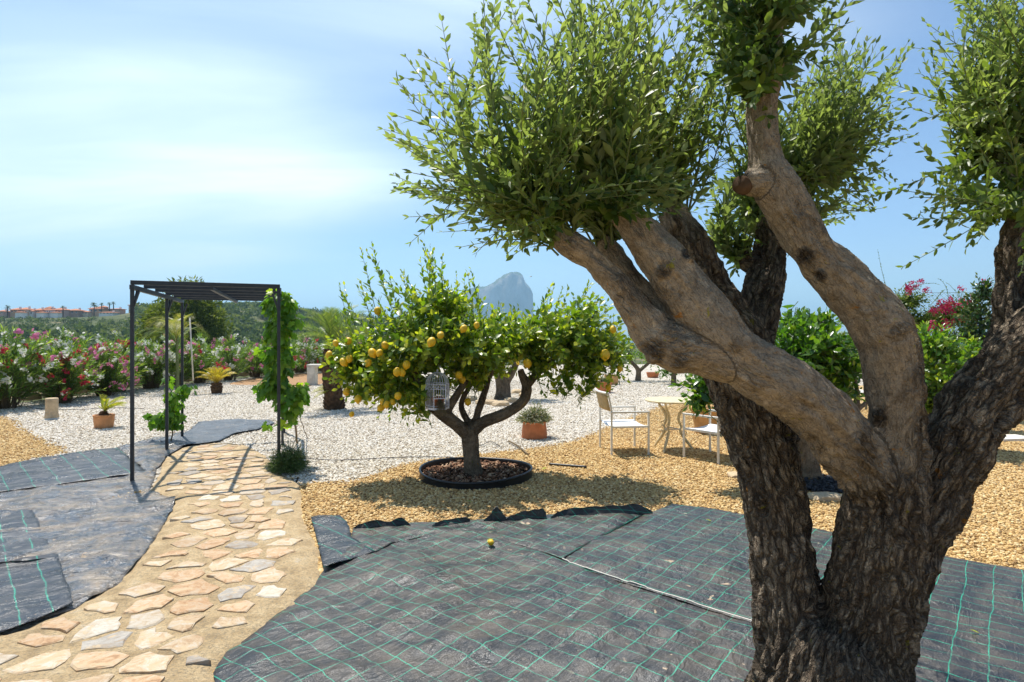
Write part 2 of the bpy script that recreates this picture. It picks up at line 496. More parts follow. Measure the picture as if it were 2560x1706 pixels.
def m_lemon():
    t = NT('lemon_peel'); c = t.coord()
    col = t.ramp(t.noise(c, 9, 3), (0.3, (0.66, 0.36, 0.008)), (0.7, (0.82, 0.54, 0.02)))
    return t.done(t.pbr(col, 0.42, 0.45, 0, t.bump(t.noise(c, 140, 2), 0.35, 0.003)))
M['lemon'] = m_lemon()
def m_bark(name, light, brown, dark, lich=0.5, moss=(0.30, 0.27, 0.03)):
    t = NT(name); b = t.attr('bark', out='Vector'); rough = t.attr('rough'); knot = t.attr('knot')
    dis = t.new('ShaderNodeVectorMath', operation='MULTIPLY_ADD')
    t.l.new(t.noise(b, 16, 4, 0.6, 0, True), dis.inputs[0]); dis.inputs[1].default_value = (.045, .045, .09); t.l.new(b, dis.inputs[2])
    w = t.mapping(dis.outputs[0], (1, 1, 0.26))
    n1 = t.noise(w, 46, 6, 0.68, 0.5)
    n2 = t.noise(w, 150, 4, 0.65, 0.3)
    n3 = t.noise(b, 5, 5, 0.6, 0.4)
    crack = t.voro(w, 42, 'DISTANCE_TO_EDGE')
    cr1 = t.rng(crack, 0.02, 0.20)                    # 0 in the furrow, 1 on the plate
    cr2 = t.rng(t.voro(t.mapping(dis.outputs[0], (1, 1, .6)), 95, 'DISTANCE_TO_EDGE'), .0, .16)
    up_ = tuple(min(1, x * 1.22) for x in light)
    blot = t.noise(b, 13, 8, 0.7, 1.0)
    smooth_c = t.ramp(blot, (0.30, tuple(x * .8 for x in brown)), (0.43, tuple(x * .78 for x in light)), (0.56, light), (0.68, up_), (.78, tuple(min(1, x * 1.5) for x in light)))
    smooth_c = t.mix(t.rng(t.noise(t.mapping(b, (1, 1, .15)), 70, 5, .7), .50, .68, 0, .55), smooth_c, brown)
    rough_c = t.ramp(n1, (0.30, dark), (0.44, brown), (0.56, tuple(x * 0.95 for x in light)), (0.70, tuple(min(1, x * 1.5) for x in light)))
    rough_c = t.mix(t.math('MULTIPLY_ADD', cr1, -.75, .75), rough_c, dark)
    f = t.rng(t.math('ADD', rough, t.math('MULTIPLY', t.math('SUBTRACT', n3, 0.5), 1.5)), 0.32, 0.78)
    f = t.math('MAXIMUM', f, t.rng(knot, .35, .75))
    col = t.mix(f, smooth_c, rough_c)
    col = t.mix(t.rng(t.noise(b, 3.6, 7, 0.72, 1.2), 0.58, 0.66, 0, 0.7), col, t.mix(.5, dark, brown))
    col = t.mix(t.rng(n2, 0.34, 0.52, 0.55, 0), col, dark)
    kk = t.math('MULTIPLY', t.rng(knot, .3, .8), t.rng(t.noise(b, 60, 5, .7, 1.0), .42, .56))
    col = t.mix(t.math('MULTIPLY', kk, .85), col, dark)
    li = t.rng(t.noise(b, 19, 5, 0.65, 0.5), 0.66, 0.70, 0, lich)
    col = t.mix(li, col, moss)
    li2 = t.rng(t.noise(t.mapping(b, (1, 1, 1), (0, 0, 0), (4, 3, 1)), 12, 4), 0.69, 0.72, 0, lich)
    col = t.mix(li2, col, (0.42, 0.17, 0.02))
    li3 = t.rng(t.noise(t.mapping(b, (1, 1, 1), (0, 0, 0), (7, 1, 2)), 9, 6, .7), 0.62, 0.67, 0, .55)
    col = t.mix(li3, col, tuple(min(1, x * 1.45) for x in light))
    plates = t.math('MULTIPLY', t.math('ADD', cr1, t.math('MULTIPLY', n1, .9)), t.math('MULTIPLY_ADD', f, 0.92, 0.08))
    h = t.math('ADD', plates, t.math('ADD', t.math('MULTIPLY', n2, 0.35), t.math('MULTIPLY', cr2, t.math('MULTIPLY_ADD', f, .25, .10))))
    nb = t.bump(h, 1.0, 0.028)
    return t.done(t.pbr(col, 0.9, 0.15, 0, nb))
M['olive_bark'] = m_bark('olive_bark', (0.40, 0.32, 0.23), (0.215, 0.16, 0.11), (0.055, 0.042, 0.032), 0.8)
M['lemon_bark'] = m_bark('lemon_bark', (0.27, 0.205, 0.14), (0.16, 0.115, 0.075), (0.05, 0.038, 0.025), 1.0, (0.22, 0.22, 0.03))

def m_fabric(name, base, dust, line, gx, gy, lw, dusty=0.5, rough=0.4, wr=1.0):
    """woven weed membrane: uv attribute in metres, printed line grid"""
    t = NT(name); u = t.attr('sheet', out='Vector')
    sx = t.new('ShaderNodeSeparateXYZ'); t.l.new(u, sx.inputs[0])
    wob = t.math('MULTIPLY', t.math('SUBTRACT', t.noise(u, 2.6, 4), 0.5), 0.055)
    def lines(o, g, k):
        a = t.math('ADD', o, wob)
        fr = t.math('FRACT', t.math('DIVIDE', a, g))
        return t.math('LESS_THAN', t.math('ABSOLUTE', t.math('SUBTRACT', fr, 0.5)), k / g)
    col = t.mix(t.rng(t.noise(u, 3.0, 8, 0.7, 0.5), 0.42, 0.68, 0.0, dusty), base, dust)
    st = t.rng(t.noise(t.mapping(u, (1.6, 1.0, 1)), 14, 5, 0.7), 0.5, 0.75, 0, dusty * 0.8)
    col = t.mix(st, col, dust)
    spot = t.math('MULTIPLY', t.rng(t.noise(t.mapping(u, (1, 1, 1), (0, 0, 0), (5, 2, 0)), 1.1, 2), .54, .60), t.rng(t.noise(t.mapping(u, (1.5, 1, 1)), 8.5, 4, .6, .6), .655, .675))
    col = t.mix(spot, col, (0.42, 0.31, 0.20))
    if line is not None:
        f = t.math('MAXIMUM', lines(sx.outputs[0], gx, lw), lines(sx.outputs[1], gy, lw) if gy else 0.0)
        wear = t.rng(t.noise(u, 6, 5, .7), 0.32, 0.6, 0.15, 0.9)
        col = t.mix(t.math('MULTIPLY', f, wear), col, line)
    weave = t.noise(t.mapping(u, (1, 0.35, 1)), 260, 2, 0.5)
    crump = t.noise(u, 4.5, 5, 0.5, 0.6)
    mid = t.noise(t.mapping(u, (0.5, 1.2, 1), (0, 0, 0.6)), 28, 4, 0.6, 0.6)
    cs = t.math('ABSOLUTE', t.math('SUBTRACT', t.noise(t.mapping(u, (.55, 1.5, 1), (0, 0, .35)), 5.5, 4, .55, .8), .5))
    n0 = t.bump(t.rng(cs, 0, .07, 1, 0), 0.55 * wr, 0.02)
    n1 = t.bump(crump, 0.7 * wr, 0.06, n0)
    n2 = t.bump(mid, 0.32 * wr, 0.015, n1)
    n3 = t.bump(weave, 0.8, 0.004, n2)
    r = t.rng(t.noise(u, 5, 4), 0.3, 0.7, rough - 0.08, rough + 0.15)
    return t.done(t.pbr(col, r, 0.5, 0, n3))
GREEN = (0.02, 0.36, 0.22)
M['fabric'] = m_fabric('weed_membrane', (0.019, 0.021, 0.024), (0.12, 0.095, 0.068), GREEN, 0.108, 0.140, 0.0024, 0.66, 0.37, 0.42)
M['fabric_lines'] = m_fabric('weed_membrane_lined', (0.021, 0.026, 0.034), (0.09, 0.085, 0.08), GREEN, 0.21, None, 0.0036, 0.45, 0.29, 0.55)
M['fabric_left'] = m_fabric('weed_membrane_left', (0.021, 0.026, 0.034), (0.09, 0.085, 0.08), GREEN, 0.15, None, 0.0034, 0.45, 0.29, 0.55)
M['plastic_dirty'] = m_fabric('dusty_plastic_film', (0.06, 0.078, 0.10), (0.40, 0.30, 0.19), None, 1, 1, 0, 0.72, 0.2, 1.2)
M['fabric_blue'] = m_fabric('weed_membrane_back', (0.035, 0.05, 0.065), (0.14, 0.15, 0.16), None, 1, 1, 0, 0.6, 0.4)

def m_path():
    t = NT('path_cement'); c = t.coord()
    col = t.ramp(t.noise(c, 7, 8, 0.7), (0.30, (0.25, 0.18, 0.10)), (0.46, (0.49, 0.35, 0.19)), (0.60, (0.60, 0.45, 0.26)), (.74, (.53, .45, .34)))
    col = t.mix(t.rng(t.noise(c, 75, 5, .7), 0.48, 0.62, 0, 0.75), col, (0.27, 0.22, 0.15))
    h = t.math('ADD', t.noise(c, 70, 6, 0.7), t.math('MULTIPLY', t.noise(c, 14, 4), 1.2))
    return t.done(t.pbr(col, 0.92, 0.15, 0, t.bump(h, 1.0, 0.02)))
def m_flag(name, a, b, c_):
    t = NT(name); c = t.coord()
    oi = t.new('ShaderNodeObjectInfo').outputs['Random']
    v = t.new('ShaderNodeVectorMath', operation='ADD'); t.l.new(c, v.inputs[0]); t.l.new(oi, v.inputs[1])
    n = t.noise(v.outputs[0], 13, 8, 0.7, 1.2)
    col = t.ramp(n, (0.34, a), (0.47, b), (0.60, c_))
    col = t.mix(t.rng(t.noise(t.mapping(v.outputs[0], (1, 3, 1)), 30, 5, .7), .55, .7, 0, .5), col, tuple(x * .6 for x in a))
    base = t.ramp(oi, (0.0, (0.66, 0.58, 0.50)), (0.5, (.78, .75, .71)), (1.0, (.88, .85, .81)))
    col = t.mix(1.0, col, base, 'MULTIPLY')
    col = t.mix(t.rng(t.noise(v.outputs[0], 7, 6, .7, .8), .52, .60, 0, .85), col, (0.50, 0.37, 0.22))
    h = t.math('ADD', t.noise(t.mapping(v.outputs[0], (1, 2.2, 1)), 22, 6, 0.7, 0.5), t.math('MULTIPLY', t.noise(v.outputs[0], 120, 3), 0.2))
    return t.done(t.pbr(col, 0.7, 0.3, 0, t.bump(h, 0.7, 0.012)))
M['path'] = m_path()
FLAG = [m_flag('flagstone_cream', (0.46, 0.30, 0.17), (0.60, 0.46, 0.30), (0.62, 0.56, 0.46)),
        m_flag('flagstone_peach', (0.42, 0.25, 0.13), (0.60, 0.40, 0.23), (0.62, 0.50, 0.36)),
        m_flag('flagstone_grey', (0.40, 0.30, 0.20), (0.40, 0.37, 0.33), (0.50, 0.47, 0.42)),
        m_flag('flagstone_white', (0.54, 0.42, 0.28), (0.62, 0.56, 0.46), (0.66, 0.63, 0.56))]
def m_terrain():
    t = NT('terrain'); c = t.coord()
    n = t.noise(c, 0.06, 8, 0.65)
    col = t.ramp(n, (0.35, (0.05, 0.065, 0.02)), (0.55, (0.09, 0.10, 0.04)), (0.66, (0.20, 0.16, 0.08)), (0.78, (0.38, 0.28, 0.17)))
    return t.done(t.pbr(col, 0.95, 0.1, 0, t.bump(t.noise(c, 3, 6), 0.5, 0.1)))
M['terrain'] = m_terrain()
M['earth'] = m_gravel_bed('bare_earth', [(0.30, 0.16, 0.07), (0.40, 0.23, 0.11), (0.46, 0.28, 0.14)], 60)
def m_rock():
    t = NT('limestone_crag'); c = t.coord()
    n = t.noise(t.mapping(c, (1, 1, 0.5)), 0.012, 9, 0.65, 0.4)
    col = t.ramp(n, (0.3, (0.16, 0.17, 0.12)), (0.45, (0.30, 0.27, 0.23)), (0.65, (0.42, 0.38, 0.33)))
    g = t.new('ShaderNodeNewGeometry'); s = t.new('ShaderNodeSeparateXYZ'); t.l.new(g.outputs['Normal'], s.inputs[0])
    col = t.mix(t.rng(s.outputs[2], 0.55, 0.8), col, (0.08, 0.10, 0.04))
    return t.done(t.pbr(col, 0.95, 0.1, 0, t.bump(t.noise(t.mapping(c, (1, 1, 0.3)), 0.03, 8, 0.7), 1.0, 14)))
M['rock'] = m_rock()
M['sea'] = m_plain('sea_water', (0.02, 0.07, 0.11), 0.3, 0.5, 0, 0.1, 0.01, 0.2, 0.2)

# ------------------------------------------------------------------ leaves
def leaf_template(good=True, fold=0.12):
    if good:
        V = np.array([(0, 0, 0), (-.40, .27, fold), (-.44, .60, fold), (0, 1, -.06), (.44, .60, fold), (.40, .27, fold), (0, .3, 0), (0, .65, .02)], float)
        F = np.array([(0, 6, 1), (1, 6, 7), (1, 7, 2), (2, 7, 3), (0, 5, 6), (6, 5, 7), (5, 4, 7), (7, 4, 3)])
    else:
        V = np.array([(0, 0, 0), (-.5, .45, fold), (0, 1, -.05), (.5, .45, fold), (0, .45, 0)], float)
        F = np.array([(0, 4, 1), (1, 4, 2), (0, 3, 4), (4, 3, 2)])
    return V, F
def vine_template():
    pr = [(0, 0), (.22, -.14), (.48, .02), (.40, .22), (.58, .48), (.30, .52), (.24, .72), (0, 1.0)]
    pts = pr + [(-x, y) for x, y in reversed(pr[1:-1])]
    V = [(0, .33, .06)] + [(x, y, -.10 * abs(x) - .06 * y) for x, y in pts]
    n = len(pts); F = [(0, 1 + i, 1 + (i + 1) % n) for i in range(n)]
    return np.array(V, float), np.array(F)
T_GOOD, T_LOW, T_VINE = leaf_template(True), leaf_template(False), vine_template()
def unit(a):
    a = np.asarray(a, float); return a / (np.linalg.norm(a, axis=-1, keepdims=True) + 1e-9)
class Leaves:
    def __init__(s): s.p = []; s.d = []; s.u = []; s.L = []; s.W = []; s.t = []
    def add(s, p, d, u, L, W, t):
        s.p.append(p); s.d.append(d); s.u.append(u); s.L.append(L); s.W.append(W); s.t.append(t)
    def addn(s, p, d, u, L, W, t):
        s.p.extend(p); s.d.extend(d); s.u.extend(u); s.L.extend(L); s.W.extend(W); s.t.extend(t)
    def arrays(s):
        p = np.array(s.p); d = unit(np.array(s.d)); u = np.array(s.u)
        z = unit(u - d * (u * d).sum(1, keepdims=True)); x = np.cross(d, z)
        return p, x, d, z, np.array(s.L), np.array(s.W), np.array(s.t)
    def mesh(s, name, mat, tmpl, keep=None):
        p, x, y, z, L, Wd, t = s.arrays()
        if keep is not None: p, x, y, z, L, Wd, t = [a[keep] for a in (p, x, y, z, L, Wd, t)]
        TV, TF = tmpl; n = len(p); m = len(TV)
        V = p[:, None] + x[:, None] * (Wd[:, None] * TV[:, 0])[..., None] + y[:, None] * (L[:, None] * TV[:, 1])[..., None] + z[:, None] * (Wd[:, None] * TV[:, 2])[..., None]
        F = (TF[None] + (np.arange(n) * m)[:, None, None]).reshape(-1, 3)
        return mesh_np(name, V.reshape(-1, 3), F, mat, False, {'tint': np.repeat(t, m)})
    def build(s, root, mat, tmpl=T_LOW, singles=0, name='foliage', leaf='leaf'):
        """the largest-looking leaves as parts of their own, the rest as one part"""
        p, x, y, z, L, Wd, t = s.arrays(); n = len(p); rest = np.ones(n, bool)
        if singles:
            u, v = PX(p); inside = (u > 5) & (u < 2348) & (v > 5) & (v < 1563)
            view = unit(p - np.array([0, 0, EYE])); area = L * Wd / p[:, 1] ** 2 * (0.15 + np.abs((z * view).sum(1)))
            area = np.where(inside, area, 0); idx = np.argsort(-area)[:singles]; rest[idx] = False
            steps = {}
            for i in idx:
                k = int(np.clip(t[i] * 6, 0, 5))
                if k not in steps:
                    steps[k] = mesh_np(leaf, tmpl[0], tmpl[1], mat, False, {'tint': np.full(len(tmpl[0]), (k + .5) / 6)})
                o = bpy.data.objects.new(leaf, steps[k]); C.objects.link(o)
                Mx = Matrix.Identity(4)
                for r in range(3):
                    Mx[r][0] = x[i][r] * Wd[i]; Mx[r][1] = y[i][r] * L[i]; Mx[r][2] = z[i][r] * Wd[i]; Mx[r][3] = p[i][r]
                o.matrix_basis = Mx; put(o, root)
        f = ob(name, s.mesh(name, mat, tmpl, rest), root); f['kind'] = 'stuff'
        return f
class Twigs:
    def __init__(s, n=4): s.V = []; s.F = []; s.c = 0; s.n = n
    def add(s, pts, r0, r1):
        pts = np.array(pts); V, F = tube(pts, np.linspace(r0, r1, len(pts)), s.n, False)
        s.V.append(V); s.F.append(np.array(F) + s.c); s.c += len(V)
    def build(s, root, mat, name='twigs'):
        o = ob(name, mesh_np(name, np.concatenate(s.V), np.concatenate(s.F), mat, True), root); o['kind'] = 'stuff'; return o
def bez(o, c, t, n):
    k = np.linspace(0, 1, n)[:, None]; return (1 - k) ** 2 * o + 2 * k * (1 - k) * c + k * k * t
def shoot(lv, tw, o, c, t, gap, L, ratio, start=0.15, r0=0.004, r1=0.0012, spread=0.75, pair=True, tint=(0.2, 0.8), young=0.0, npt=7):
    o, c, t = map(lambda a: np.array(a, float), (o, c, t))
    pts = bez(o, c, t, npt)
    if tw is not None: tw.add(pts, r0, r1)
    ln = np.linalg.norm(np.diff(pts, axis=0), axis=1).sum()
    k = max(2, int(ln * (1 - start) / gap)); ph = rng.uniform(0, 6.28)
    for i in range(k + 1):
        s = start + (1 - start) * i / k
        q = (1 - s) ** 2 * o + 2 * s * (1 - s) * c + s * s * t
        tg = unit(2 * (1 - s) * (c - o) + 2 * s * (t - c))
        a = unit(cr(tg, (0.3, 0.2, 1.0))); b = cr(tg, a)
        ph += PI / 2 + rng.normal(0, .3)
        tip = s > 0.93
        for sgn in ((1, -1) if pair else (1,)):
            side = (a * math.cos(ph) + b * math.sin(ph)) * sgn
            ang = spread * (0.5 if tip else 1) * rng.uniform(0.7, 1.25)
            d = tg * math.cos(ang) + side * math.sin(ang) + rng.normal(0, .12, 3)
            up = tg * 0.8 - side * 0.3 + rng.normal(0, .35, 3) + np.array([0, 0, .35])
            l = L * rng.uniform(.6, 1.15) * (1 - .45 * s * s)
            tt = np.clip(rng.uniform(*tint) + (young if s > .8 else 0) * rng.uniform(.4, 1), 0, 1)
            lv.add(q, d, up, l, l * ratio * rng.uniform(.8, 1.2), tt)

# ------------------------------------------------------------------ branch skeleton -> one continuous trunk mesh
def limb_mesh(limbs, voxel, sub=6, n=18, rough_fn=None, disp=0.0, lump=0.0, smooth_it=3, nskel=None, knots=()):
    """limbs: lists of (x,y,z,r). Union by voxel remesh, smoothed, bark relief; returns verts, quads, attrs"""
    mb_v = []; mb_f = []; c = 0; skel = []; rad = []; arc = []
    for lb in limbs:
        q = spline(np.array(lb), sub)
        q[:, 3] = np.maximum(q[:, 3], 0.004)
        V, F = tube(q[:, :3], q[:, 3], n)
        mb_v.append(V); mb_f += [tuple(i + c for i in f) for f in F]; c += len(V)
        skel.append(q[:, :3]); rad.append(q[:, 3])
        s = np.concatenate([[0], np.cumsum(np.linalg.norm(np.diff(q[:, :3], axis=0), axis=1))]); arc.append(s)
    me = bpy.data.meshes.new('tmp'); me.from_pydata([tuple(v) for v in np.concatenate(mb_v)], [], mb_f); me.update()
    o = bpy.data.objects.new('tmp', me); C.objects.link(o)
    m = o.modifiers.new('r', 'REMESH'); m.mode = 'VOXEL'; m.voxel_size = voxel; m.adaptivity = 0
    if smooth_it:
        sm = o.modifiers.new('s', 'SMOOTH'); sm.factor = 0.5; sm.iterations = smooth_it
    dg = bpy.context.evaluated_depsgraph_get(); dg.update()
    ev = o.evaluated_get(dg).to_mesh()
    V = np.zeros(len(ev.vertices) * 3, np.float32); ev.vertices.foreach_get('co', V); V = V.reshape(-1, 3).astype(float)
    N = np.zeros(len(ev.vertices) * 3, np.float32); ev.vertices.foreach_get('normal', N); N = N.reshape(-1, 3).astype(float)
    Fq = np.array([tuple(p.vertices) for p in ev.polygons])
    bpy.data.objects.remove(o)
    # bark coordinates from the nearest limb axis
    sk = []; tg = []; rr = []; ss = []; ii = []
    for k, (a, r, s) in list(enumerate(zip(skel, rad, arc)))[:nskel]:
        dense = spline(np.column_stack([a, r, s]), 3)
        t = np.gradient(dense[:, :3], axis=0); sk.append(dense[:, :3]); tg.append(unit(t)); rr.append(dense[:, 3]); ss.append(dense[:, 4] + k * 3.7); ii.append(np.full(len(dense), k))
    sk = np.concatenate(sk); tg = np.concatenate(tg); rr = np.concatenate(rr); ss = np.concatenate(ss)
    near = np.zeros(len(V), int)
    for a in range(0, len(V), 20000):
        v = V[a:a + 20000]
        d = ((v * v).sum(1)[:, None] + (sk * sk).sum(1)[None] - 2 * v @ sk.T) / ((rr + 0.02) ** 2)[None]
        near[a:a + 20000] = d.argmin(1)
    ax, tt, r = sk[near], tg[near], rr[near]
    rel = V - ax; along = (rel * tt).sum(1); radial = rel - tt * along[:, None]
    ref = np.cross(tt, [0.31, 0.9, 0.12]); ref = unit(ref); ref2 = np.cross(tt, ref)
    th = np.arctan2((radial * ref2).sum(1), (radial * ref).sum(1))
    bark = np.stack([np.cos(th) * r, np.sin(th) * r, ss[near] + along], 1)
    limb_i = np.concatenate(ii)[near]
    rough = rough_fn(V, limb_i) if rough_fn else np.full(len(V), 0.5)
    kn = np.zeros(len(V))
    for kp, kr in knots:
        dd = np.linalg.norm(V - kp, axis=1); kn = np.maximum(kn, np.exp(-(dd / (kr * 1.15)) ** 2))
    if knots:
        V = V + N * (.010 * kn * np.sin(kn * 7 + 3 * fbm(V * 30, 2, 6)) + .010 * kn * fbm(V * 45, 2, 31))[:, None]
    if lump:
        V = V + N * (fbm(V * 5.0, 3, 3) * lump)[:, None]
    if disp:
        w = bark * np.array([1, 1, 0.22])
        rid = 1 - np.abs(fbm(w * 26, 3, 11)) * 2.0
        rid2 = fbm(w * 55, 3, 21)
        V = V + N * ((rid * 0.7 + rid2 * 0.45 - 0.3) * disp * (0.25 + 0.75 * rough))[:, None]
    return V, Fq, {'bark': bark, 'rough': rough, 'knot': kn}

# ================================================================== SETTING
# ------------------------------------------------------------------ terrain: one sheet round the camera
HEDGE = np.array([(-11.0, -3), (-11.0, 8), (-10.95, 12.5), (-10.8, 15), (-10.75, 17.2), (-9.7, 21), (-8.5, 25), (-6, 28), (2, 31), (12, 32), (22, 30), (26, 20), (27, 5), (27, -4)])
GARDEN = np.array([(p[0] + s[0], p[1] + s[1]) for p, s in zip(HEDGE, [(-1.6, 0)] * 5 + [(-1.5, .8), (-1.2, 1.2), (-.6, 1.6)] + [(0, 2)] * 2 + [(1.5, 1.5)] + [(2, 0)] * 3)])
GARDEN = np.vstack([GARDEN, [(29, -40), (-12.6, -40)]])
RX = [-400, -100, 0, 100, 200, 270, 330, 400, 560, 640, 700, 800, 900, 1060, 1250, 1500, 2353, 3500]
RV = [733, 733, 733, 733, 731, 727, 716, 710, 706, 715, 724, 737, 745, 748, 776, 800, 810, 810]
def ridge_z(az):
    u = CX + FD * np.tan(np.clip(az, -1.2, 1.2))
    return EYE + (HZ - np.interp(u, RX, RV)) * 430 * np.cos(np.clip(az, -1.2, 1.2)) / FD
def terrain_h(x, y):
    xy = np.stack([x, y], -1).reshape(-1, 2)
    ins = inpoly(xy[:, 0], xy[:, 1], GARDEN); ed = np.where(ins, 0, edge_dist(xy, GARDEN))
    r = np.linalg.norm(xy, axis=1); az = np.arctan2(xy[:, 0], xy[:, 1])
    fr = np.clip((np.cos(az) + 0.25) / 0.5, 0, 1)
    valley = -0.03 - np.minimum(ed * 0.22, 13 + 3 * fbm(xy / 70, 3, 5))
    zr = ridge_z(az) + 0.7 * fbm(xy / 60, 3, 8)
    k = np.clip((r - 95) / 335, 0, 1); k = k * k * (3 - 2 * k)
    hill = valley * (1 - k) + zr * k
    far = np.clip((r - 520) / 900, 0, 1)
    hill = hill * (1 - far) + (-95) * far
    back = valley * (1 - np.clip((r - 200) / 800, 0, 1)) - 95 * np.clip((r - 200) / 800, 0, 1)
    z = np.where(ins, -0.03, hill * fr + back * (1 - fr))
    return z.reshape(x.shape)
rings = np.concatenate([np.linspace(0.5, 34, 40), np.linspace(36, 120, 22), np.linspace(128, 560, 54), np.linspace(600, 1500, 10)])
azs = np.linspace(-PI, PI, 300, endpoint=False)
rr_, aa_ = np.meshgrid(rings, azs, indexing='ij')
tx, ty = rr_ * np.sin(aa_), rr_ * np.cos(aa_)
tz = terrain_h(tx, ty)
TVv = np.concatenate([[[0, 0, -0.03]], np.stack([tx, ty, tz], -1).reshape(-1, 3)])
na = len(azs); TF = []
for i in range(len(rings) - 1):
    k = np.arange(na); kk = (k + 1) % na
    TF.append(np.stack([1 + i * na + k, 1 + i * na + kk, 1 + (i + 1) * na + kk, 1 + (i + 1) * na + k], 1))
TFl = [tuple(map(int, f[::-1])) for f in np.concatenate(TF)] + [(0, 1 + k, 1 + (k + 1) % na)[::-1] for k in range(na)]
o = ob('terrain', mesh_np('terrain', TVv, TFl, M['terrain'], True)); tag(o, kind='structure')

mb = MB(); mb.lathe([(5900, -97), (5900, -90)], (0, 2900, 0), 96)
o = mb.build('sea', M['sea']); tag(o, kind='structure')

# ------------------------------------------------------------------ mountain: a limestone crag three kilometres away
def mountain():
    d0 = 3200.0
    pu = np.array([640, 720, 800, 870, 930, 985, 1030, 1050, 1070, 1090, 1100, 1114, 1130, 1146, 1160, 1172, 1184, 1196, 1202, 1204, 1213, 1221, 1224, 1226])
    pv = np.array([768, 762, 752, 740, 728, 708, 694, 682, 670, 662, 659, 659, 654, 642, 633, 627, 626, 629, 638, 648, 655, 664, 690, 770])
    prof_x = (pu - CX) * d0 / FD; prof_z = EYE + (HZ - pv) * d0 / FD
    xs = np.linspace(prof_x[0], prof_x[-1] + 60, 170); ys = np.linspace(-330, 420, 90)
    X, Y = np.meshgrid(xs, ys, indexing='ij')
    base = np.interp(X + 5 * fbm(np.stack([X, Y], -1) / 60, 3, 2), prof_x, prof_z, right=-95)
    w = 150 + 0.45 * np.maximum(base, 0)
    t = np.clip(np.abs(Y + 25 * fbm(np.stack([X, Y], -1) / 90, 4, 9)) / w, 0, 1.6)
    cliff = np.where(t < 0.45, 1 - 0.10 * t, np.maximum(0.955 - (t - 0.45) * 2.1, 0.42 - (t - .7) * 0.55))
    Z = -95 + (base + 95) * np.clip(cliff, 0, 1) + 9 * fbm(np.stack([X, Y], -1) / 38, 4, 4) * (np.clip(cliff, 0, 1) > .05)
    Z = np.where((cliff <= 0), -98, Z)
    V = np.stack([X, Y + d0, Z], -1).reshape(-1, 3); n, m = X.shape
    i, j = np.meshgrid(np.arange(n - 1), np.arange(m - 1), indexing='ij')
    F = np.stack([i * m + j, (i + 1) * m + j, (i + 1) * m + j + 1, i * m + j + 1], -1).reshape(-1, 4)
    o = ob('mountain', mesh_np('mountain', V, F, M['rock'], True)); tag(o, kind='structure')
mountain()

# ------------------------------------------------------------------ gravel beds
def bed(name, poly, z, mat, thick=0.02):
    poly = np.array(poly)[:, :2]; n = len(poly)
    V = [(x, y, z) for x, y in poly] + [(x, y, z - thick) for x, y in poly]
    F = [tuple(range(n))] + [(i, n + i, n + (i + 1) % n, (i + 1) % n) for i in range(n)]
    a = sum(poly[i][0] * poly[(i + 1) % n][1] - poly[(i + 1) % n][0] * poly[i][1] for i in range(n))
    if a < 0: F = [tuple(reversed(f)) for f in F]
    me = bpy.data.meshes.new(name); me.from_pydata(V, [], F); me.update(); me.materials.append(mat)
    o = ob(name, me); tag(o, kind='structure'); return o
WHITE = np.vstack([[(-11.4, -6)], HEDGE[1:11] + np.array([-0.45, 0.3]), [(26, 18), (26, -6)]])
TAN_EDGE = smooth_poly([(688, 1100), (740, 1112), (800, 1110), (860, 1095), (900, 1080), (960, 1065), (1100, 1047), (1300, 1022), (1390, 988), (1480, 950), (1560, 925), (1650, 915), (1760, 903), (1880, 893), (2050, 884), (2353, 876), (3200, 880)], 5)[:-5]
TAN = np.vstack([TAN_EDGE, [(24, 1.0), (24, -5), (-4.0, -5), (-3.5, 1.5), G(250, 1640)[:2], G(400, 1480)[:2], G(560, 1300)[:2], G(560, 1120)[:2]]])
TANL = smooth_poly([(-700, 950), (-200, 955), (0, 960), (40, 985), (95, 1015), (140, 1040), (60, 1058), (0, 1085), (-300, 1200), (-900, 1120)], 5)
EARTH = smooth_poly([(528, 884), (570, 872), (640, 862), (745, 858), (900, 856), (905, 866), (760, 880), (690, 891), (600, 886)], 5)
PATH_PX = [(-80, 1500), (60, 1447), (170, 1402), (268, 1342), (330, 1272), (392, 1178), (398, 1152), (352, 1132), (366, 1092), (380, 1058), (425, 1032), (505, 1022), (560, 1026), (608, 1050), (645, 1090), (688, 1118), (694, 1165), (704, 1215), (730, 1258), (735, 1300), (732, 1350), (664, 1408), (602, 1460), (530, 1508), (500, 1560), (484, 1640), (300, 1750), (-300, 1720)]
PATH = smooth_poly(PATH_PX, 5)
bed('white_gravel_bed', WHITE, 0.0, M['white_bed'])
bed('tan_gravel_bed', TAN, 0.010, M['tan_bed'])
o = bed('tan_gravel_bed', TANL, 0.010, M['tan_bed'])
bed('earth', EARTH, 0.008, M['earth'])

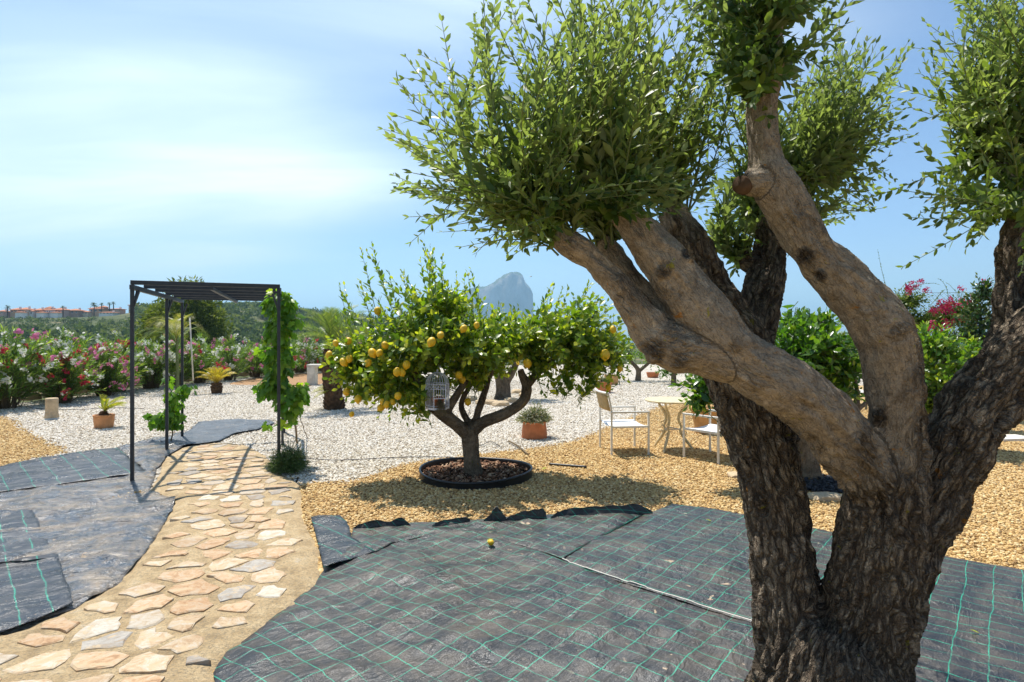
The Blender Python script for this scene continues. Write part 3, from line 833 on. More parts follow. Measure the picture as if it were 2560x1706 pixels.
def scatter(name, pts, scl, rot, tint, mat, subdiv=1):
    """loose stones: points carrying scale, rotation and tint, one stone shape placed on each"""
    me = mesh_np(name, pts, np.zeros((0, 3), np.int32), None, False, {'scl': scl, 'rot': rot, 'tint': tint})
    o = ob(name, me); tag(o, kind='stuff')
    ng = bpy.data.node_groups.new(name, 'GeometryNodeTree')
    ng.interface.new_socket('Geometry', in_out='INPUT', socket_type='NodeSocketGeometry')
    ng.interface.new_socket('Geometry', in_out='OUTPUT', socket_type='NodeSocketGeometry')
    N, L = ng.nodes, ng.links
    gi = N.new('NodeGroupInput'); go = N.new('NodeGroupOutput')
    ico = N.new('GeometryNodeMeshIcoSphere'); ico.inputs['Radius'].default_value = 1.0; ico.inputs['Subdivisions'].default_value = subdiv
    sm = N.new('GeometryNodeSetMaterial'); sm.inputs['Material'].default_value = mat
    L.new(ico.outputs[0], sm.inputs[0])
    def na_(nm):
        a = N.new('GeometryNodeInputNamedAttribute'); a.data_type = 'FLOAT_VECTOR'; a.inputs[0].default_value = nm; return a.outputs[0]
    er = N.new('FunctionNodeEulerToRotation'); L.new(na_('rot'), er.inputs[0])
    ip = N.new('GeometryNodeInstanceOnPoints')
    L.new(gi.outputs[0], ip.inputs['Points']); L.new(sm.outputs[0], ip.inputs['Instance'])
    L.new(er.outputs[0], ip.inputs['Rotation']); L.new(na_('scl'), ip.inputs['Scale'])
    L.new(ip.outputs[0], go.inputs[0])
    m = o.modifiers.new('stones', 'NODES'); m.node_group = ng
    return o
def gravel_points(poly, holes, dens, dmin, dmax, size, z0, margin=80):
    """random points inside poly, outside the holes, in the camera's neighbourhood"""
    out = []
    poly = np.array(poly); x0, y0 = poly.min(0); x1, y1 = poly.max(0)
    y0 = max(y0, dmin); y1 = min(y1, dmax); x0 = max(x0, -dmax); x1 = min(x1, dmax)
    n = int((x1 - x0) * (y1 - y0) * dens)
    q = np.stack([rng.uniform(x0, x1, n), rng.uniform(y0, y1, n)], 1)
    u = CX + q[:, 0] * FD / q[:, 1]
    q = q[(u > -margin * 3) & (u < 2353 + margin * 3)]
    keep = rng.uniform(size=len(q)) < np.clip((dmax - q[:, 1]) / (0.35 * dmax), 0.0, 1)
    q = q[keep]
    j = q + rng.normal(0, .06, q.shape)
    q = q[inpoly(j[:, 0], j[:, 1], poly)]; j = q + rng.normal(0, .06, q.shape)
    for h in holes:
        t_ = j if len(h) in (len(TAN), len(TANL)) else q; k_ = ~inpoly(t_[:, 0], t_[:, 1], h); q, j = q[k_], j[k_]
    n = len(q); s = size * rng.uniform(.6, 1.35, n) * (1 + 0.02 * q[:, 1])
    scl = np.stack([s * rng.uniform(.8, 1.3, n), s * rng.uniform(.7, 1.0, n), s * rng.uniform(.45, .75, n)], 1)
    rot = np.stack([rng.normal(0, .35, n), rng.normal(0, .35, n), rng.uniform(0, 6.28, n)], 1)
    pts = np.column_stack([q, z0 + s * rng.uniform(-.2, .45, n)])
    return pts, scl, rot, rng.uniform(size=n)
RING_C = np.array([-0.41, 6.71]); RING_R = 0.62
ring_poly = [(RING_C[0] + RING_R * math.cos(a), RING_C[1] + RING_R * math.sin(a)) for a in np.linspace(0, 2 * PI, 30, endpoint=False)]

# weed membrane outlines (on the ground)
SH = {}
SH['main'] = [(478, 1640), (492, 1560), (520, 1505), (592, 1456), (655, 1406), (722, 1350), (742, 1318), (752, 1290), (800, 1258), (880, 1234), (1000, 1222), (1140, 1224), (1290, 1288), (1400, 1330), (1560, 1380), (1742, 1436), (2000, 1520), (2360, 1640), (2300, 1800), (600, 1800)]
SH['right'] = [(1284, 1290), (1400, 1228), (1505, 1180), (1545, 1164), (1640, 1175), (1720, 1190), (1880, 1222), (2010, 1250), (2140, 1280), (2240, 1298), (2360, 1322), (2800, 1400), (3200, 1800), (2300, 1800), (2350, 1655), (2000, 1532), (1742, 1446), (1560, 1390), (1400, 1338)]
SH['patch'] = [(812, 1222), (900, 1212), (1010, 1208), (1120, 1200), (1240, 1192), (1350, 1186), (1498, 1180), (1440, 1212), (1360, 1252), (1292, 1296), (1220, 1270), (1140, 1250), (1060, 1228), (980, 1240), (900, 1258), (862, 1280), (806, 1246)]
SH['strip'] = [(714, 1200), (730, 1196), (782, 1194), (800, 1215), (808, 1245), (862, 1280), (800, 1300), (742, 1322), (738, 1290), (728, 1250)]
SHL = {}
SHL['film'] = [(-60, 1140), (60, 1128), (200, 1110), (330, 1090), (362, 1068), (358, 1092), (345, 1130), (404, 1152), (396, 1176), (335, 1278), (272, 1348), (172, 1405), (60, 1440), (-60, 1460)]
SHL['back'] = [(-40, 1098), (20, 1072), (100, 1058), (180, 1044), (270, 1034), (300, 1062), (335, 1092), (240, 1106), (120, 1122), (0, 1138), (-60, 1142)]
SHL['mid'] = [(266, 1034), (320, 1020), (372, 1010), (415, 1000), (434, 1012), (424, 1030), (384, 1052), (368, 1076), (340, 1094), (304, 1062)]
SHL['far'] = [(362, 1018), (415, 1004), (438, 992), (456, 975), (520, 969), (616, 969), (632, 976), (590, 992), (540, 1000), (505, 1018), (440, 1028), (400, 1036)]
SHL['left'] = [(-80, 1178), (0, 1178), (72, 1178), (100, 1235), (130, 1292), (60, 1302), (-80, 1322)]
SHL['corner'] = [(-80, 1330), (0, 1318), (132, 1290), (150, 1345), (168, 1402), (80, 1442), (0, 1472), (-80, 1498)]
gpoly = {k: np.array([G(u, v)[:2] for u, v in px]) for k, px in {**SH, **SHL}.items()}
HOLES_W = [TAN, TANL, PATH] + [gpoly[k] for k in ('film', 'back', 'mid', 'far')] + [EARTH]
HOLES_T = [ring_poly, PATH, np.array([G(u, v)[:2] for u, v in [(440, 1640), (470, 1550), (560, 1450), (700, 1340), (725, 1290), (705, 1230), (760, 1230), (775, 1320), (560, 1500), (520, 1640)]])] + [gpoly[k] for k in ('main', 'right', 'patch', 'strip')]
pw = gravel_points(WHITE, HOLES_W, 2300, 4.5, 21.0, 0.0125, 0.002)
scatter('white_gravel', *pw, M['white_stone'])
pt = gravel_points(TAN, HOLES_T, 2700, 2.6, 14.0, 0.0115, 0.012)
pl_ = gravel_points(TANL, [gpoly['back'], gpoly['film']], 2300, 4.5, 14.0, 0.0115, 0.012)
scatter('tan_gravel', *[np.concatenate([a, b]) for a, b in zip(pt, pl_)], M['tan_stone'])

# ------------------------------------------------------------------ crazy-paved path
V2, F2 = sheet_tri(densify(PATH, 0.08, 0.006), 0.11)
ed = edge_dist(V2, PATH)
zp = 0.035 + 0.003 * fbm(V2 * 3, 3, 2) - 0.03 * np.clip(1 - ed / 0.045, 0, 1) ** 2
path = ob('path', mesh_np('path', np.column_stack([V2, zp]), F2, M['path'], True)); tag(path, kind='structure')
def flagstones():
    pts = []
    x0, y0 = PATH.min(0); x1, y1 = PATH.max(0)
    y0 = max(y0, 2.0); row = 0; y = y0
    while y < y1:
        x = x0 + (row % 2) * 0.15
        while x < x1:
            pts.append((x + rng.uniform(-.075, .075), y + rng.uniform(-.06, .06))); x += 0.245
        y += 0.205; row += 1
    pts = np.array(pts)
    allp = pts
    ins = inpoly(pts[:, 0], pts[:, 1], PATH) & (edge_dist(pts, PATH) > 0.10)
    u = CX + pts[:, 0] * FD / pts[:, 1]
    ins &= (u > -150)
    allp = pts[inpoly(pts[:, 0], pts[:, 1], PATH)]
    for c in pts[ins]:
        cell = [c + 0.22 * np.array([math.cos(a), math.sin(a)]) for a in np.linspace(0, 2 * PI, 16, endpoint=False)]
        gap = rng.uniform(.010, .032); asp = rng.uniform(0, PI); el = rng.uniform(.72, 1.0)
        cuts = []
        for q in allp:
            dd = q - c; l = np.linalg.norm(dd)
            if 1e-6 < l < 0.75: cuts.append((dd / l, l / 2 - gap))
        for n_, dist in cuts:
            new = []
            for i in range(len(cell)):
                a, b = cell[i], cell[(i + 1) % len(cell)]
                da, db = (a - c) @ n_ - dist, (b - c) @ n_ - dist
                if da <= 0: new.append(a)
                if da * db < 0: new.append(a + (b - a) * da / (da - db))
            cell = new
            if len(cell) < 3: break
        if len(cell) < 3: continue
        cell = [p for p in cell if True]
        # keep inside the path
        cell = np.array(cell)
        if not inpoly(cell[:, 0], cell[:, 1], PATH).all() or edge_dist(cell, PATH).min() < 0.055:
            cell = c + (cell - c) * 0.72
            if not inpoly(cell[:, 0], cell[:, 1], PATH).all() or edge_dist(cell, PATH).min() < 0.05:
                cell = c + (cell - c) * 0.7
                if not inpoly(cell[:, 0], cell[:, 1], PATH).all() or edge_dist(cell, PATH).min() < 0.045: continue
        # merge near points, roughen the outline
        out = [cell[0]]
        for p in cell[1:]:
            if np.linalg.norm(p - out[-1]) > 0.03: out.append(p)
        if len(out) < 4: continue
        ax_ = np.array([math.cos(asp), math.sin(asp)]); out = [c + (p - c) - ax_ * ((p - c) @ ax_) * (1 - el) for p in out]
        poly = densify(out, 0.05, 0.008)
        h = rng.uniform(.002, .006); tilt = rng.normal(0, .012, 2); k = len(poly); zt = 0.035
        top = [(p[0] - c[0], p[1] - c[1], h + tilt @ (p - c) + rng.normal(0, .0015)) for p in poly]
        ins_ = [((p[0] - c[0]) * .90, (p[1] - c[1]) * .90, h + .004 + tilt @ (p - c) + rng.normal(0, .0012)) for p in poly]
        bot = [((p[0] - c[0]) * 1.03, (p[1] - c[1]) * 1.03, -0.03) for p in poly]
        V = bot + top + ins_ + [(0, 0, h + .005)]
        F = []
        for i in range(k):
            j = (i + 1) % k
            F += [(i, j, k + j, k + i), (k + i, k + j, 2 * k + j, 2 * k + i), (2 * k + i, 2 * k + j, 3 * k)]
        ar = sum(poly[i][0] * poly[(i + 1) % k][1] - poly[(i + 1) % k][0] * poly[i][1] for i in range(k))
        if ar < 0: F = [tuple(reversed(f)) for f in F]
        me = bpy.data.meshes.new('paving_stone'); me.from_pydata([tuple(map(float, v)) for v in V], [], F); me.update()
        me.materials.append(FLAG[rng.choice(4, p=[.40, .34, .14, .12])])
        o = bpy.data.objects.new('paving_stone', me); C.objects.link(o)
        o.location = (c[0], c[1], zt); put(o, path)
flagstones()

# ------------------------------------------------------------------ weed membrane sheets
SHEETS = []
def sheet_z(p, default=.02):
    z = default
    for A in SHEETS:
        d = (A[:, 0] - p[0]) ** 2 + (A[:, 1] - p[1]) ** 2; i = np.argsort(d)[:4]
        if d[i[0]] < .05 ** 2: z = max(z, A[i, 2].max())
    return z
def membrane(key, mat, z, ang, label, wr=0.012, step=0.04, curl=None, cat='membrane', group='weed membrane sheets laid on the garden ground', fold=None, dip=0.010, name='weed_membrane'):
    poly = densify(gpoly[key], 0.06, 0.003)
    V2, F2 = sheet_tri(poly, step)
    ed = edge_dist(V2, poly)
    ca, sa = math.cos(ang), math.sin(ang)
    uv = np.stack([V2[:, 0] * ca + V2[:, 1] * sa, -V2[:, 0] * sa + V2[:, 1] * ca], 1)
    s = hash(key) % 97 if False else sum(map(ord, key)) % 97
    w = uv * np.array([1.0, 2.2])
    rid = 1 - np.abs(fbm(w * 1.3 + s, 4, s)) * 1.8
    zz = wr * (fbm(uv * 2.3, 3, s + 3) + 0.8 * np.clip(rid, 0, 1) ** 2 + .35 * fbm(uv * 9, 3, s + 5))
    zz = z + np.maximum(zz, -wr * .6) + wr * .6
    k = np.clip(ed / 0.10, 0, 1)
    zz = zz * k + (z - dip * .2) * (1 - k) + (1 - k) * wr * 1.3 * np.maximum(0, fbm(V2 * 5, 2, s + 9))
    if curl is not None: zz = curl(V2, zz, ed)
    uvw = np.column_stack([uv, np.zeros(len(uv))])
    SHEETS.append(np.column_stack([V2, zz]))
    o = ob(name, mesh_np(name, np.column_stack([V2, zz]), F2, mat, True, {'sheet': uvw}))
    so = o.modifiers.new('thickness', 'SOLIDIFY'); so.thickness = 0.0015; so.offset = 1
    return tag(o, label, cat, group)
SEAM = R(-39.7)
GANG = SEAM + PI / 2
def rise(px, h, wdt):
    """lifted edge along a polyline of picture points"""
    q = np.array([G(u, v)[:2] for u, v, _ in px]); hh = np.array([a[2] for a in px])
    def f(V2, zz, ed):
        best = np.full(len(V2), 1e9); hgt = np.zeros(len(V2))
        for i in range(len(q) - 1):
            a, b = q[i], q[i + 1]; ab = b - a
            t = np.clip(((V2 - a) @ ab) / (ab @ ab), 0, 1); d = np.linalg.norm(V2 - (a + t[:, None] * ab), axis=1)
            k = d < best; best = np.where(k, d, best); hgt = np.where(k, hh[i] + (hh[i + 1] - hh[i]) * t, hgt)
        return zz + h * hgt * np.exp(-(best / wdt) ** 2)
    return f
membrane('main', M['fabric'], 0.016, GANG, 'large black membrane with green grid lines spread around the olive trunk', 0.016, 0.035)
membrane('right', M['fabric'], 0.024, GANG, 'membrane sheet beyond the pale seam, reaching behind the olive trunk', 0.010, 0.04)
patch = membrane('patch', M['fabric'], 0.030, R(52), 'membrane patch with a ragged curled edge against the tan gravel', 0.012, 0.026)
def flap(base, name='flap', on=None):
    """turned-up edge: rows of (u, v, height in picture units, lean away)"""
    q = spline(np.array(base, float), 7); rows = 6; V = []; n = len(q)
    for k in range(rows):
        t = k / (rows - 1)
        for i, (u, v, h, ln) in enumerate(q):
            p = G(u, v); s_ = p[1] / FD; jig = .006 * vnoise(np.array([[i * .55, k * .5]]), int(base[0][0]))[0]
            V.append((p[0] + jig, p[1] + ln * math.sin(t * 1.5) * .5 + .02 + jig * 2 - .035 * max(0, t - .6) * ln * 8, .026 + h * s_ * math.sin(t * PI * .5) * (1 + .12 * vnoise(np.array([[i * .4, 3.]]), 5)[0])))
    F = [(k * n + i, k * n + i + 1, (k + 1) * n + i + 1, (k + 1) * n + i) for k in range(rows - 1) for i in range(n - 1)]
    V = np.array(V); at = np.column_stack([V[:, 0] + V[:, 2], V[:, 1] + V[:, 2], np.zeros(len(V))])
    o = ob(name, mesh_np(name, V, np.array(F), M['fabric'], True, {'sheet': at}), on or patch)
    so = o.modifiers.new('t', 'SOLIDIFY'); so.thickness = .002
flap([(812, 1228, 6, .03), (838, 1226, 16, .05), (862, 1224, 18, .04), (890, 1222, 12, .06), (922, 1220, 20, .03), (945, 1222, 3, .02)])
flap([(992, 1222, 4, .02), (1012, 1220, 13, .05), (1040, 1218, 14, .07), (1072, 1214, 15, .03), (1080, 1214, 2, .02)])
flap([(1106, 1214, 2, .01), (1126, 1212, 22, .04), (1140, 1211, 36, .05), (1156, 1210, 20, .04), (1168, 1210, 3, .02)])
flap([(1164, 1210, 8, .03), (1190, 1208, 20, .05), (1222, 1206, 23, .05), (1250, 1204, 24, .03), (1258, 1205, 3, .02)])
flap([(1266, 1204, 6, .03), (1300, 1200, 20, .07), (1350, 1199, 22, .08), (1420, 1197, 24, .08), (1470, 1194, 24, .07), (1502, 1192, 6, .03)])
membrane('strip', M['fabric_lines'], 0.040, R(46), 'narrow lined membrane strip lying between path edge and curled patch', 0.010, 0.03)
membrane('film', M['plastic_dirty'], 0.016, R(20), 'thin dusty plastic film smeared with dried mud beside the path', 0.020, 0.035)
membrane('back', M['fabric_lines'], 0.034, R(44), 'grey lined membrane behind the near pergola post, beside tan gravel', 0.010, 0.05)
membrane('mid', M['plastic_dirty'], 0.030, R(60), 'crumpled plastic film under the pergola between two posts', 0.022, 0.04)
membrane('far', M['fabric_blue'], 0.036, R(10), 'blue-grey membrane strip running off into the white gravel behind the path', 0.014, 0.05)
membrane('left', M['fabric_left'], 0.040, R(42.6), 'upper of two lined membranes stacked beside the dusty film', 0.010, 0.03)
corner = membrane('corner', M['fabric_left'], 0.042, R(42.6), 'lower lined membrane with a lifted fold touching the path', 0.012, 0.03,
         rise([(-80, 1326, 1.2), (0, 1314, 1.0), (60, 1304, .8), (132, 1290, .2)], 0.05, 0.05))
flap([(-70, 1332, 20, .06), (0, 1322, 18, .06), (60, 1313, 13, .05), (130, 1297, 4, .03)], 'flap', corner)
# pale selvedge tape along the seam
sp = spline(np.array([(*G(u, v)[:2], 0) for u, v in [(1292, 1296), (1400, 1334), (1560, 1385), (1742, 1441), (1900, 1493)]]), 24)
sp[:, 2] = [sheet_z(p) + .003 for p in sp]
nn = np.array([math.sin(-SEAM), math.cos(SEAM), 0]) * .0038; k = len(sp)
mb = MB(); mb.add([p + nn for p in sp] + [p - nn for p in sp] + [p - nn - [0, 0, .004] for p in sp] + [p + nn - [0, 0, .004] for p in sp],
                  [(a * k + i + 1, a * k + i, b * k + i, b * k + i + 1) for a, b in ((0, 1), (1, 2), (2, 3), (3, 0)) for i in range(k - 1)])
tag(mb.build('selvedge_tape', M['pale_stone']), 'thin white selvedge tape running along the seam of the black membrane', 'tape')

# ================================================================== OLIVE TREE
def olive_tree():
    base = P(1900, 1646, 2.5); base[2] = 0
    root = thing('olive_tree', base, 'huge old olive tree with a forked gnarled trunk standing in the black membrane', 'tree')
    def lb(*rows): return [(*P(u, v, d), w / 2 * d / FD * .94) for u, v, d, w in rows]
    limbs = [
        lb((1905, 1690, 2.5, 440), (1903, 1640, 2.5, 390), (1900, 1568, 2.5, 335), (1905, 1490, 2.5, 290), (1920, 1430, 2.5, 200)),
        lb((1830, 1640, 2.5, 190), (1825, 1550, 2.52, 170), (1812, 1450, 2.54, 155), (1800, 1300, 2.58, 140), (1788, 1200, 2.62, 140), (1764, 1080, 2.66, 148), (1735, 980, 2.72, 170), (1708, 880, 2.76, 168), (1690, 790, 2.78, 150), (1640, 700, 2.80, 125), (1600, 620, 2.82, 108), (1565, 540, 2.84, 92), (1545, 480, 2.86, 70)),
        lb((1710, 850, 2.80, 130), (1735, 740, 2.86, 108), (1755, 660, 2.92, 86), (1768, 600, 2.97, 78), (1772, 545, 3.0, 72), (1760, 500, 3.02, 50)),
        lb((1768, 610, 2.97, 66), (1725, 600, 2.98, 48), (1700, 585, 2.98, 40)),
        lb((1985, 1640, 2.5, 200), (1975, 1500, 2.5, 215), (1992, 1400, 2.48, 205), (2018, 1250, 2.45, 182), (2036, 1130, 2.42, 172), (2050, 1040, 2.4, 146), (2058, 950, 2.38, 126), (2053, 840, 2.36, 126), (2020, 745, 2.34, 126), (1950, 655, 2.32, 116), (1880, 585, 2.31, 110), (1825, 505, 2.3, 110), (1775, 425, 2.3, 104), (1755, 350, 2.3, 82), (1752, 260, 2.3, 72), (1765, 150, 2.3, 56), (1780, 0, 2.3, 48), (1800, -200, 2.32, 34), (1810, -330, 2.34, 20)),
        lb((1770, 420, 2.3, 92), (1735, 420, 2.27, 66), (1710, 424, 2.25, 52)),
        lb((2035, 1290, 2.47, 80), (2030, 1190, 2.44, 110), (1992, 1085, 2.39, 146), (1925, 1000, 2.33, 140), (1865, 935, 2.28, 134), (1780, 875, 2.24, 134), (1700, 830, 2.21, 134), (1640, 760, 2.2, 118), (1565, 655, 2.2, 106), (1500, 570, 2.2, 98), (1440, 490, 2.21, 80), (1412, 440, 2.22, 50)),
        lb((1700, 835, 2.21, 120), (1620, 812, 2.2, 112), (1550, 800, 2.2, 104), (1500, 772, 2.2, 88), (1462, 712, 2.2, 76), (1410, 642, 2.2, 68), (1340, 582, 2.2, 60), (1270, 532, 2.2, 52), (1220, 502, 2.2, 38)),
        lb((1570, 775, 2.24, 84), (1505, 700, 2.3, 60), (1440, 622, 2.36, 54), (1385, 555, 2.42, 46)),
        lb((1990, 1440, 2.5, 190), (2060, 1300, 2.5, 168), (2120, 1180, 2.48, 158), (2185, 1050, 2.46, 154), (2240, 950, 2.45, 156), (2310, 865, 2.44, 146), (2390, 770, 2.42, 128), (2480, 660, 2.4, 104), (2540, 560, 2.4, 70)),
        lb((2290, 880, 2.5, 110), (2314, 780, 2.55, 80), (2320, 690, 2.58, 70), (2332, 580, 2.6, 62), (2345, 480, 2.62, 58), (2332, 395, 2.65, 54), (2325, 340, 2.66, 30)),
        lb((2338, 420, 2.64, 50), (2300, 392, 2.66, 40), (2272, 380, 2.68, 34)),
    ]
    # knots and burls
    knots = []
    for u, v, d, w in [(1505, 800, 2.17, 60), (1560, 818, 2.16, 50), (2105, 980, 2.34, 40), (2045, 760, 2.285, 56), (1900, 1010, 2.29, 54), (1680, 800, 2.15, 50), (2060, 1050, 2.335, 50), (2225, 905, 2.42, 60), (1850, 1620, 2.42, 130), (2030, 1600, 2.40, 110), (1955, 1500, 2.39, 110), (1790, 1000, 2.62, 56)]:
        p = P(u, v, d); r = w / 2 * d / FD
        knots.append((p, r))
        limbs.append([(p[0] - r * .4, p[1], p[2] - r * .9, r * .45), (p[0], p[1], p[2], r * .8), (p[0] + r * .4, p[1], p[2] + r * .9, r * .45)])
    for u, v, d, w in [(1830, 500, 2.25, 40), (1800, 480, 2.26, 34), (1580, 590, 2.15, 36), (1530, 620, 2.15, 40), (1470, 540, 2.17, 40), (1850, 590, 2.26, 44), (1430, 680, 2.18, 34), (1760, 330, 2.27, 30), (2020, 960, 2.34, 40), (2190, 1000, 2.39, 50), (1700, 400, 2.25, 50), (1990, 690, 2.28, 50), (1880, 640, 2.26, 36), (1745, 1150, 2.56, 50), (1950, 1200, 2.37, 60)]:
        knots.append((P(u, v, d), w / 2 * d / FD))
    def rough(V, li):
        u, v = PX(V); z = V[:, 2] + .22 * fbm(V * 4, 3, 12)
        a = np.clip((1.20 - z) / 0.6, 0, 1)
        stem = np.isin(li, [1, 2, 3]) * np.clip((2.35 - z) / .6, 0, 1) * .95
        rl = np.clip((u - 2060) / 100, 0, 1) * np.clip((2.3 - z) / .6, 0, 1) * .75
        return np.clip(np.maximum(np.maximum(a, stem), rl) + .25, 0.1, 1)
    V, F, at = limb_mesh(limbs, 0.0085, 6, 20, rough, 0.024, 0.016, 16, 12, knots)
    tr = ob('trunk', mesh_np('trunk', V, F, M['olive_bark'], True, at), root)
    # cut scar on the pruned stub
    p = P(1704, 425, 2.235); mb = MB()
    n = np.array([-.75, -.55, .05]); n /= np.linalg.norm(n)
    mb.tube([p + n * .012, p + n * -.02], [0.033, 0.036], 14)
    mb.build('pruning_scar', M['palm_bark'], tr, True)
    lv, tw = Leaves(), Twigs(4)
    def fan(origins, poly, count, dep, gap, L, bend, tint, r0=.0045, young=.25, ratio=.40, start=.12, spread=.75):
        poly = np.array(poly, float); x0, y0 = poly.min(0); x1, y1 = poly.max(0); k = 0
        while k < count:
            u, v = rng.uniform(x0, x1), rng.uniform(y0, y1)
            if not inpoly(np.array([u]), np.array([v]), poly)[0]: continue
            t = P(u, v, rng.uniform(*dep))
            o = min(origins, key=lambda q: np.linalg.norm(q[0] - t) * rng.uniform(.6, 1.4))
            og = o[0] + rng.normal(0, .025, 3); ln = np.linalg.norm(t - og)
            c = og + unit(o[1] + rng.normal(0, .35, 3)) * ln * bend * rng.uniform(.6, 1.2)
            shoot(lv, tw, og, c, t, gap, L, ratio, start, r0 * min(1.3, .5 + ln), .0011, spread, True, tint, young); k += 1
            # side shoots
            if ln > .45 and rng.uniform() < .7:
                s = rng.uniform(.35, .75); q = (1 - s) ** 2 * og + 2 * s * (1 - s) * c + s * s * t
                d = unit(t - og) + rng.normal(0, .55, 3); l2 = ln * rng.uniform(.2, .4)
                shoot(lv, tw, q, q + d * l2 * .5, q + d * l2 + np.array([0, 0, .04]), gap, L * .9, ratio, .1, .002, .001, spread, True, tint, young)
    up = np.array([0, 0, 1.0])
    o1 = [(P(1240, 510, 2.2), np.array([-.7, -.1, .8])), (P(1290, 545, 2.2), np.array([-.5, -.2, .9])), (P(1430, 475, 2.21), np.array([-.35, -.2, .9])), (P(1400, 560, 2.4), np.array([-.3, .3, .8])), (P(1550, 490, 2.85), np.array([-.2, .2, 1]))]
    fan(o1, [(875, 180), (1000, 60), (1090, 0), (1200, -120), (1650, -150), (1660, 250), (1560, 420), (1300, 420), (1000, 400), (880, 330)], 165, (1.75, 3.0), .033, .070, .42, (.15, .85))
    fan(o1[:2], [(860, 380), (940, 480), (1010, 550), (1160, 610), (1290, 590), (1250, 500), (1000, 400)], 46, (1.8, 2.6), .035, .066, .3, (.1, .7))
    fan(o1, [(1220, 470), (1330, 400), (1560, 380), (1640, 460), (1560, 530), (1400, 500), (1280, 540)], 60, (1.9, 2.5), .028, .080, .4, (.0, .35), .004, .0)
    o2 = [(P(1755, v, 2.3), np.array([math.cos(a) * .8, math.sin(a) * .8, .6])) for v, a in [(240, -2.5), (250, -.6), (200, -1.6), (180, 2.8), (150, 0), (120, -2.2), (90, -1.0), (60, 1.5), (20, -2.8), (-30, -.3), (-60, -1.8)]]
    fan(o2, [(1570, -60), (1590, 120), (1660, 230), (1740, 290), (1800, 280), (1860, 200), (1960, 60), (2000, -60)], 85, (1.85, 2.7), .032, .088, .35, (.0, .5), .0045, .1)
    o3 = [(P(1765, 510, 3.02), np.array([.1, .1, 1])), (P(1772, 560, 3.0), np.array([.4, .2, .9])), (P(1700, 585, 2.98), np.array([-.7, 0, .6])), (P(1850, 400, 2.9), np.array([.6, .2, .7]))]
    fan(o3, [(1620, 420), (1600, 560), (1700, 640), (1780, 560), (1900, 520), (2040, 480), (2080, 300), (2060, 120), (1960, 60), (1850, 140), (1830, 330), (1700, 400)], 190, (2.75, 3.6), .036, .070, .4, (.05, .75))
    # lower part of the hollow between the limbs, behind them
    fan(o3[:3], [(1560, 440), (1640, 380), (1760, 380), (1780, 500), (1720, 620), (1620, 560)], 55, (2.9, 3.5), .036, .070, .4, (.0, .5))
    fan(o1[-2:] + o3[:1], [(1560, 60), (1620, -40), (1740, 40), (1760, 330), (1700, 420), (1600, 430)], 60, (2.55, 3.2), .034, .070, .4, (.1, .75))
    fan(o3, [(1830, 200), (1960, 60), (2090, 40), (2080, 300), (1980, 420), (1860, 380)], 45, (2.8, 3.5), .038, .068, .4, (.15, .8))
    o4 = [(P(2332, 380, 2.65), np.array([-.2, 0, 1])), (P(2275, 380, 2.68), np.array([-.7, -.1, .8])), (P(2345, 480, 2.6), np.array([-.6, -.4, .5])), (P(2400, 300, 2.6), np.array([.2, 0, 1]))]
    fan(o4, [(2090, 240), (2080, 120), (2200, 20), (2260, -120), (2500, -150), (2520, 350), (2330, 330), (2240, 360), (2120, 330)], 115, (2.2, 3.1), .034, .068, .4, (.1, .8))
    fan(o4[1:3], [(2075, 455), (2130, 380), (2230, 420), (2350, 560), (2353, 640), (2260, 620), (2150, 530)], 26, (2.0, 2.5), .034, .066, .2, (.1, .7))
    # crown going on above the picture
    fan(o2[-5:] + o1[2:], [(1100, -120), (1300, -420), (1800, -560), (2200, -420), (2300, -120)], 70, (1.9, 3.2), .05, .065, .4, (.1, .8))
    tw.build(root, M['green_twig'])
    lv.build(root, M['olive_leaf'], T_GOOD, 300)
    return len(lv.p)
n_olive = olive_tree()

# ================================================================== PERGOLA
def pergola():
    A = np.array([-4.05, 6.37]); B = np.array([-2.694, 6.90]); Lv = np.array([-0.99, 2.76]); h = 2.1; w = .036
    root = thing('pergola', (A[0], A[1], 0), 'dark metal pergola with open slatted top standing over the paved path', 'pergola')
    def at(a, b, z): q = A + (B - A) * a + Lv * b; return np.array([q[0], q[1], z])
    for a in (0, 1):
        for b in (0, .61, 1):
            m = MB(); m.bar(at(a, b, 0), at(a, b, h), w, w, (B[0] - A[0], B[1] - A[1], 0)); po = m.build('post', M['steel'], root, bevel=.003)
            m = MB(); m.box(at(a, b, .012), (.09, .09, .008), (0, 0, .37)); m.build('foot_plate', M['steel'], po)
            s = 1 if a == 0 else -1
            m = MB(); m.bar(at(a, b, h - .24) , at(a + s * .045, b, h - .03), .02, .02); m.build('brace', M['steel'], root)
            if b < 1:
                m = MB(); m.bar(at(a, b, h - .26), at(a, b + .07, h - .03), .02, .02); m.build('brace', M['steel'], root)
    for a in (0, 1):
        m = MB(); m.bar(at(a, -.01, h + .0015), at(a, 1.01, h + .0015), .042, .05); m.build('side_beam', M['steel'], root, bevel=.003)
    for b in (0, .2, .4, .61, .8, 1.0):
        m = MB(); m.bar(at(-.01, b, h + .052), at(1.01, b, h + .052), .045, .045); m.build('slat', M['steel'], root, bevel=.003)
    m = MB(); m.bar(at(.52, .0, h + .008), at(.52, 1.0, h + .008), .04, .03); m.build('centre_rail', M['steel'], root)
    return at
PG = pergola()

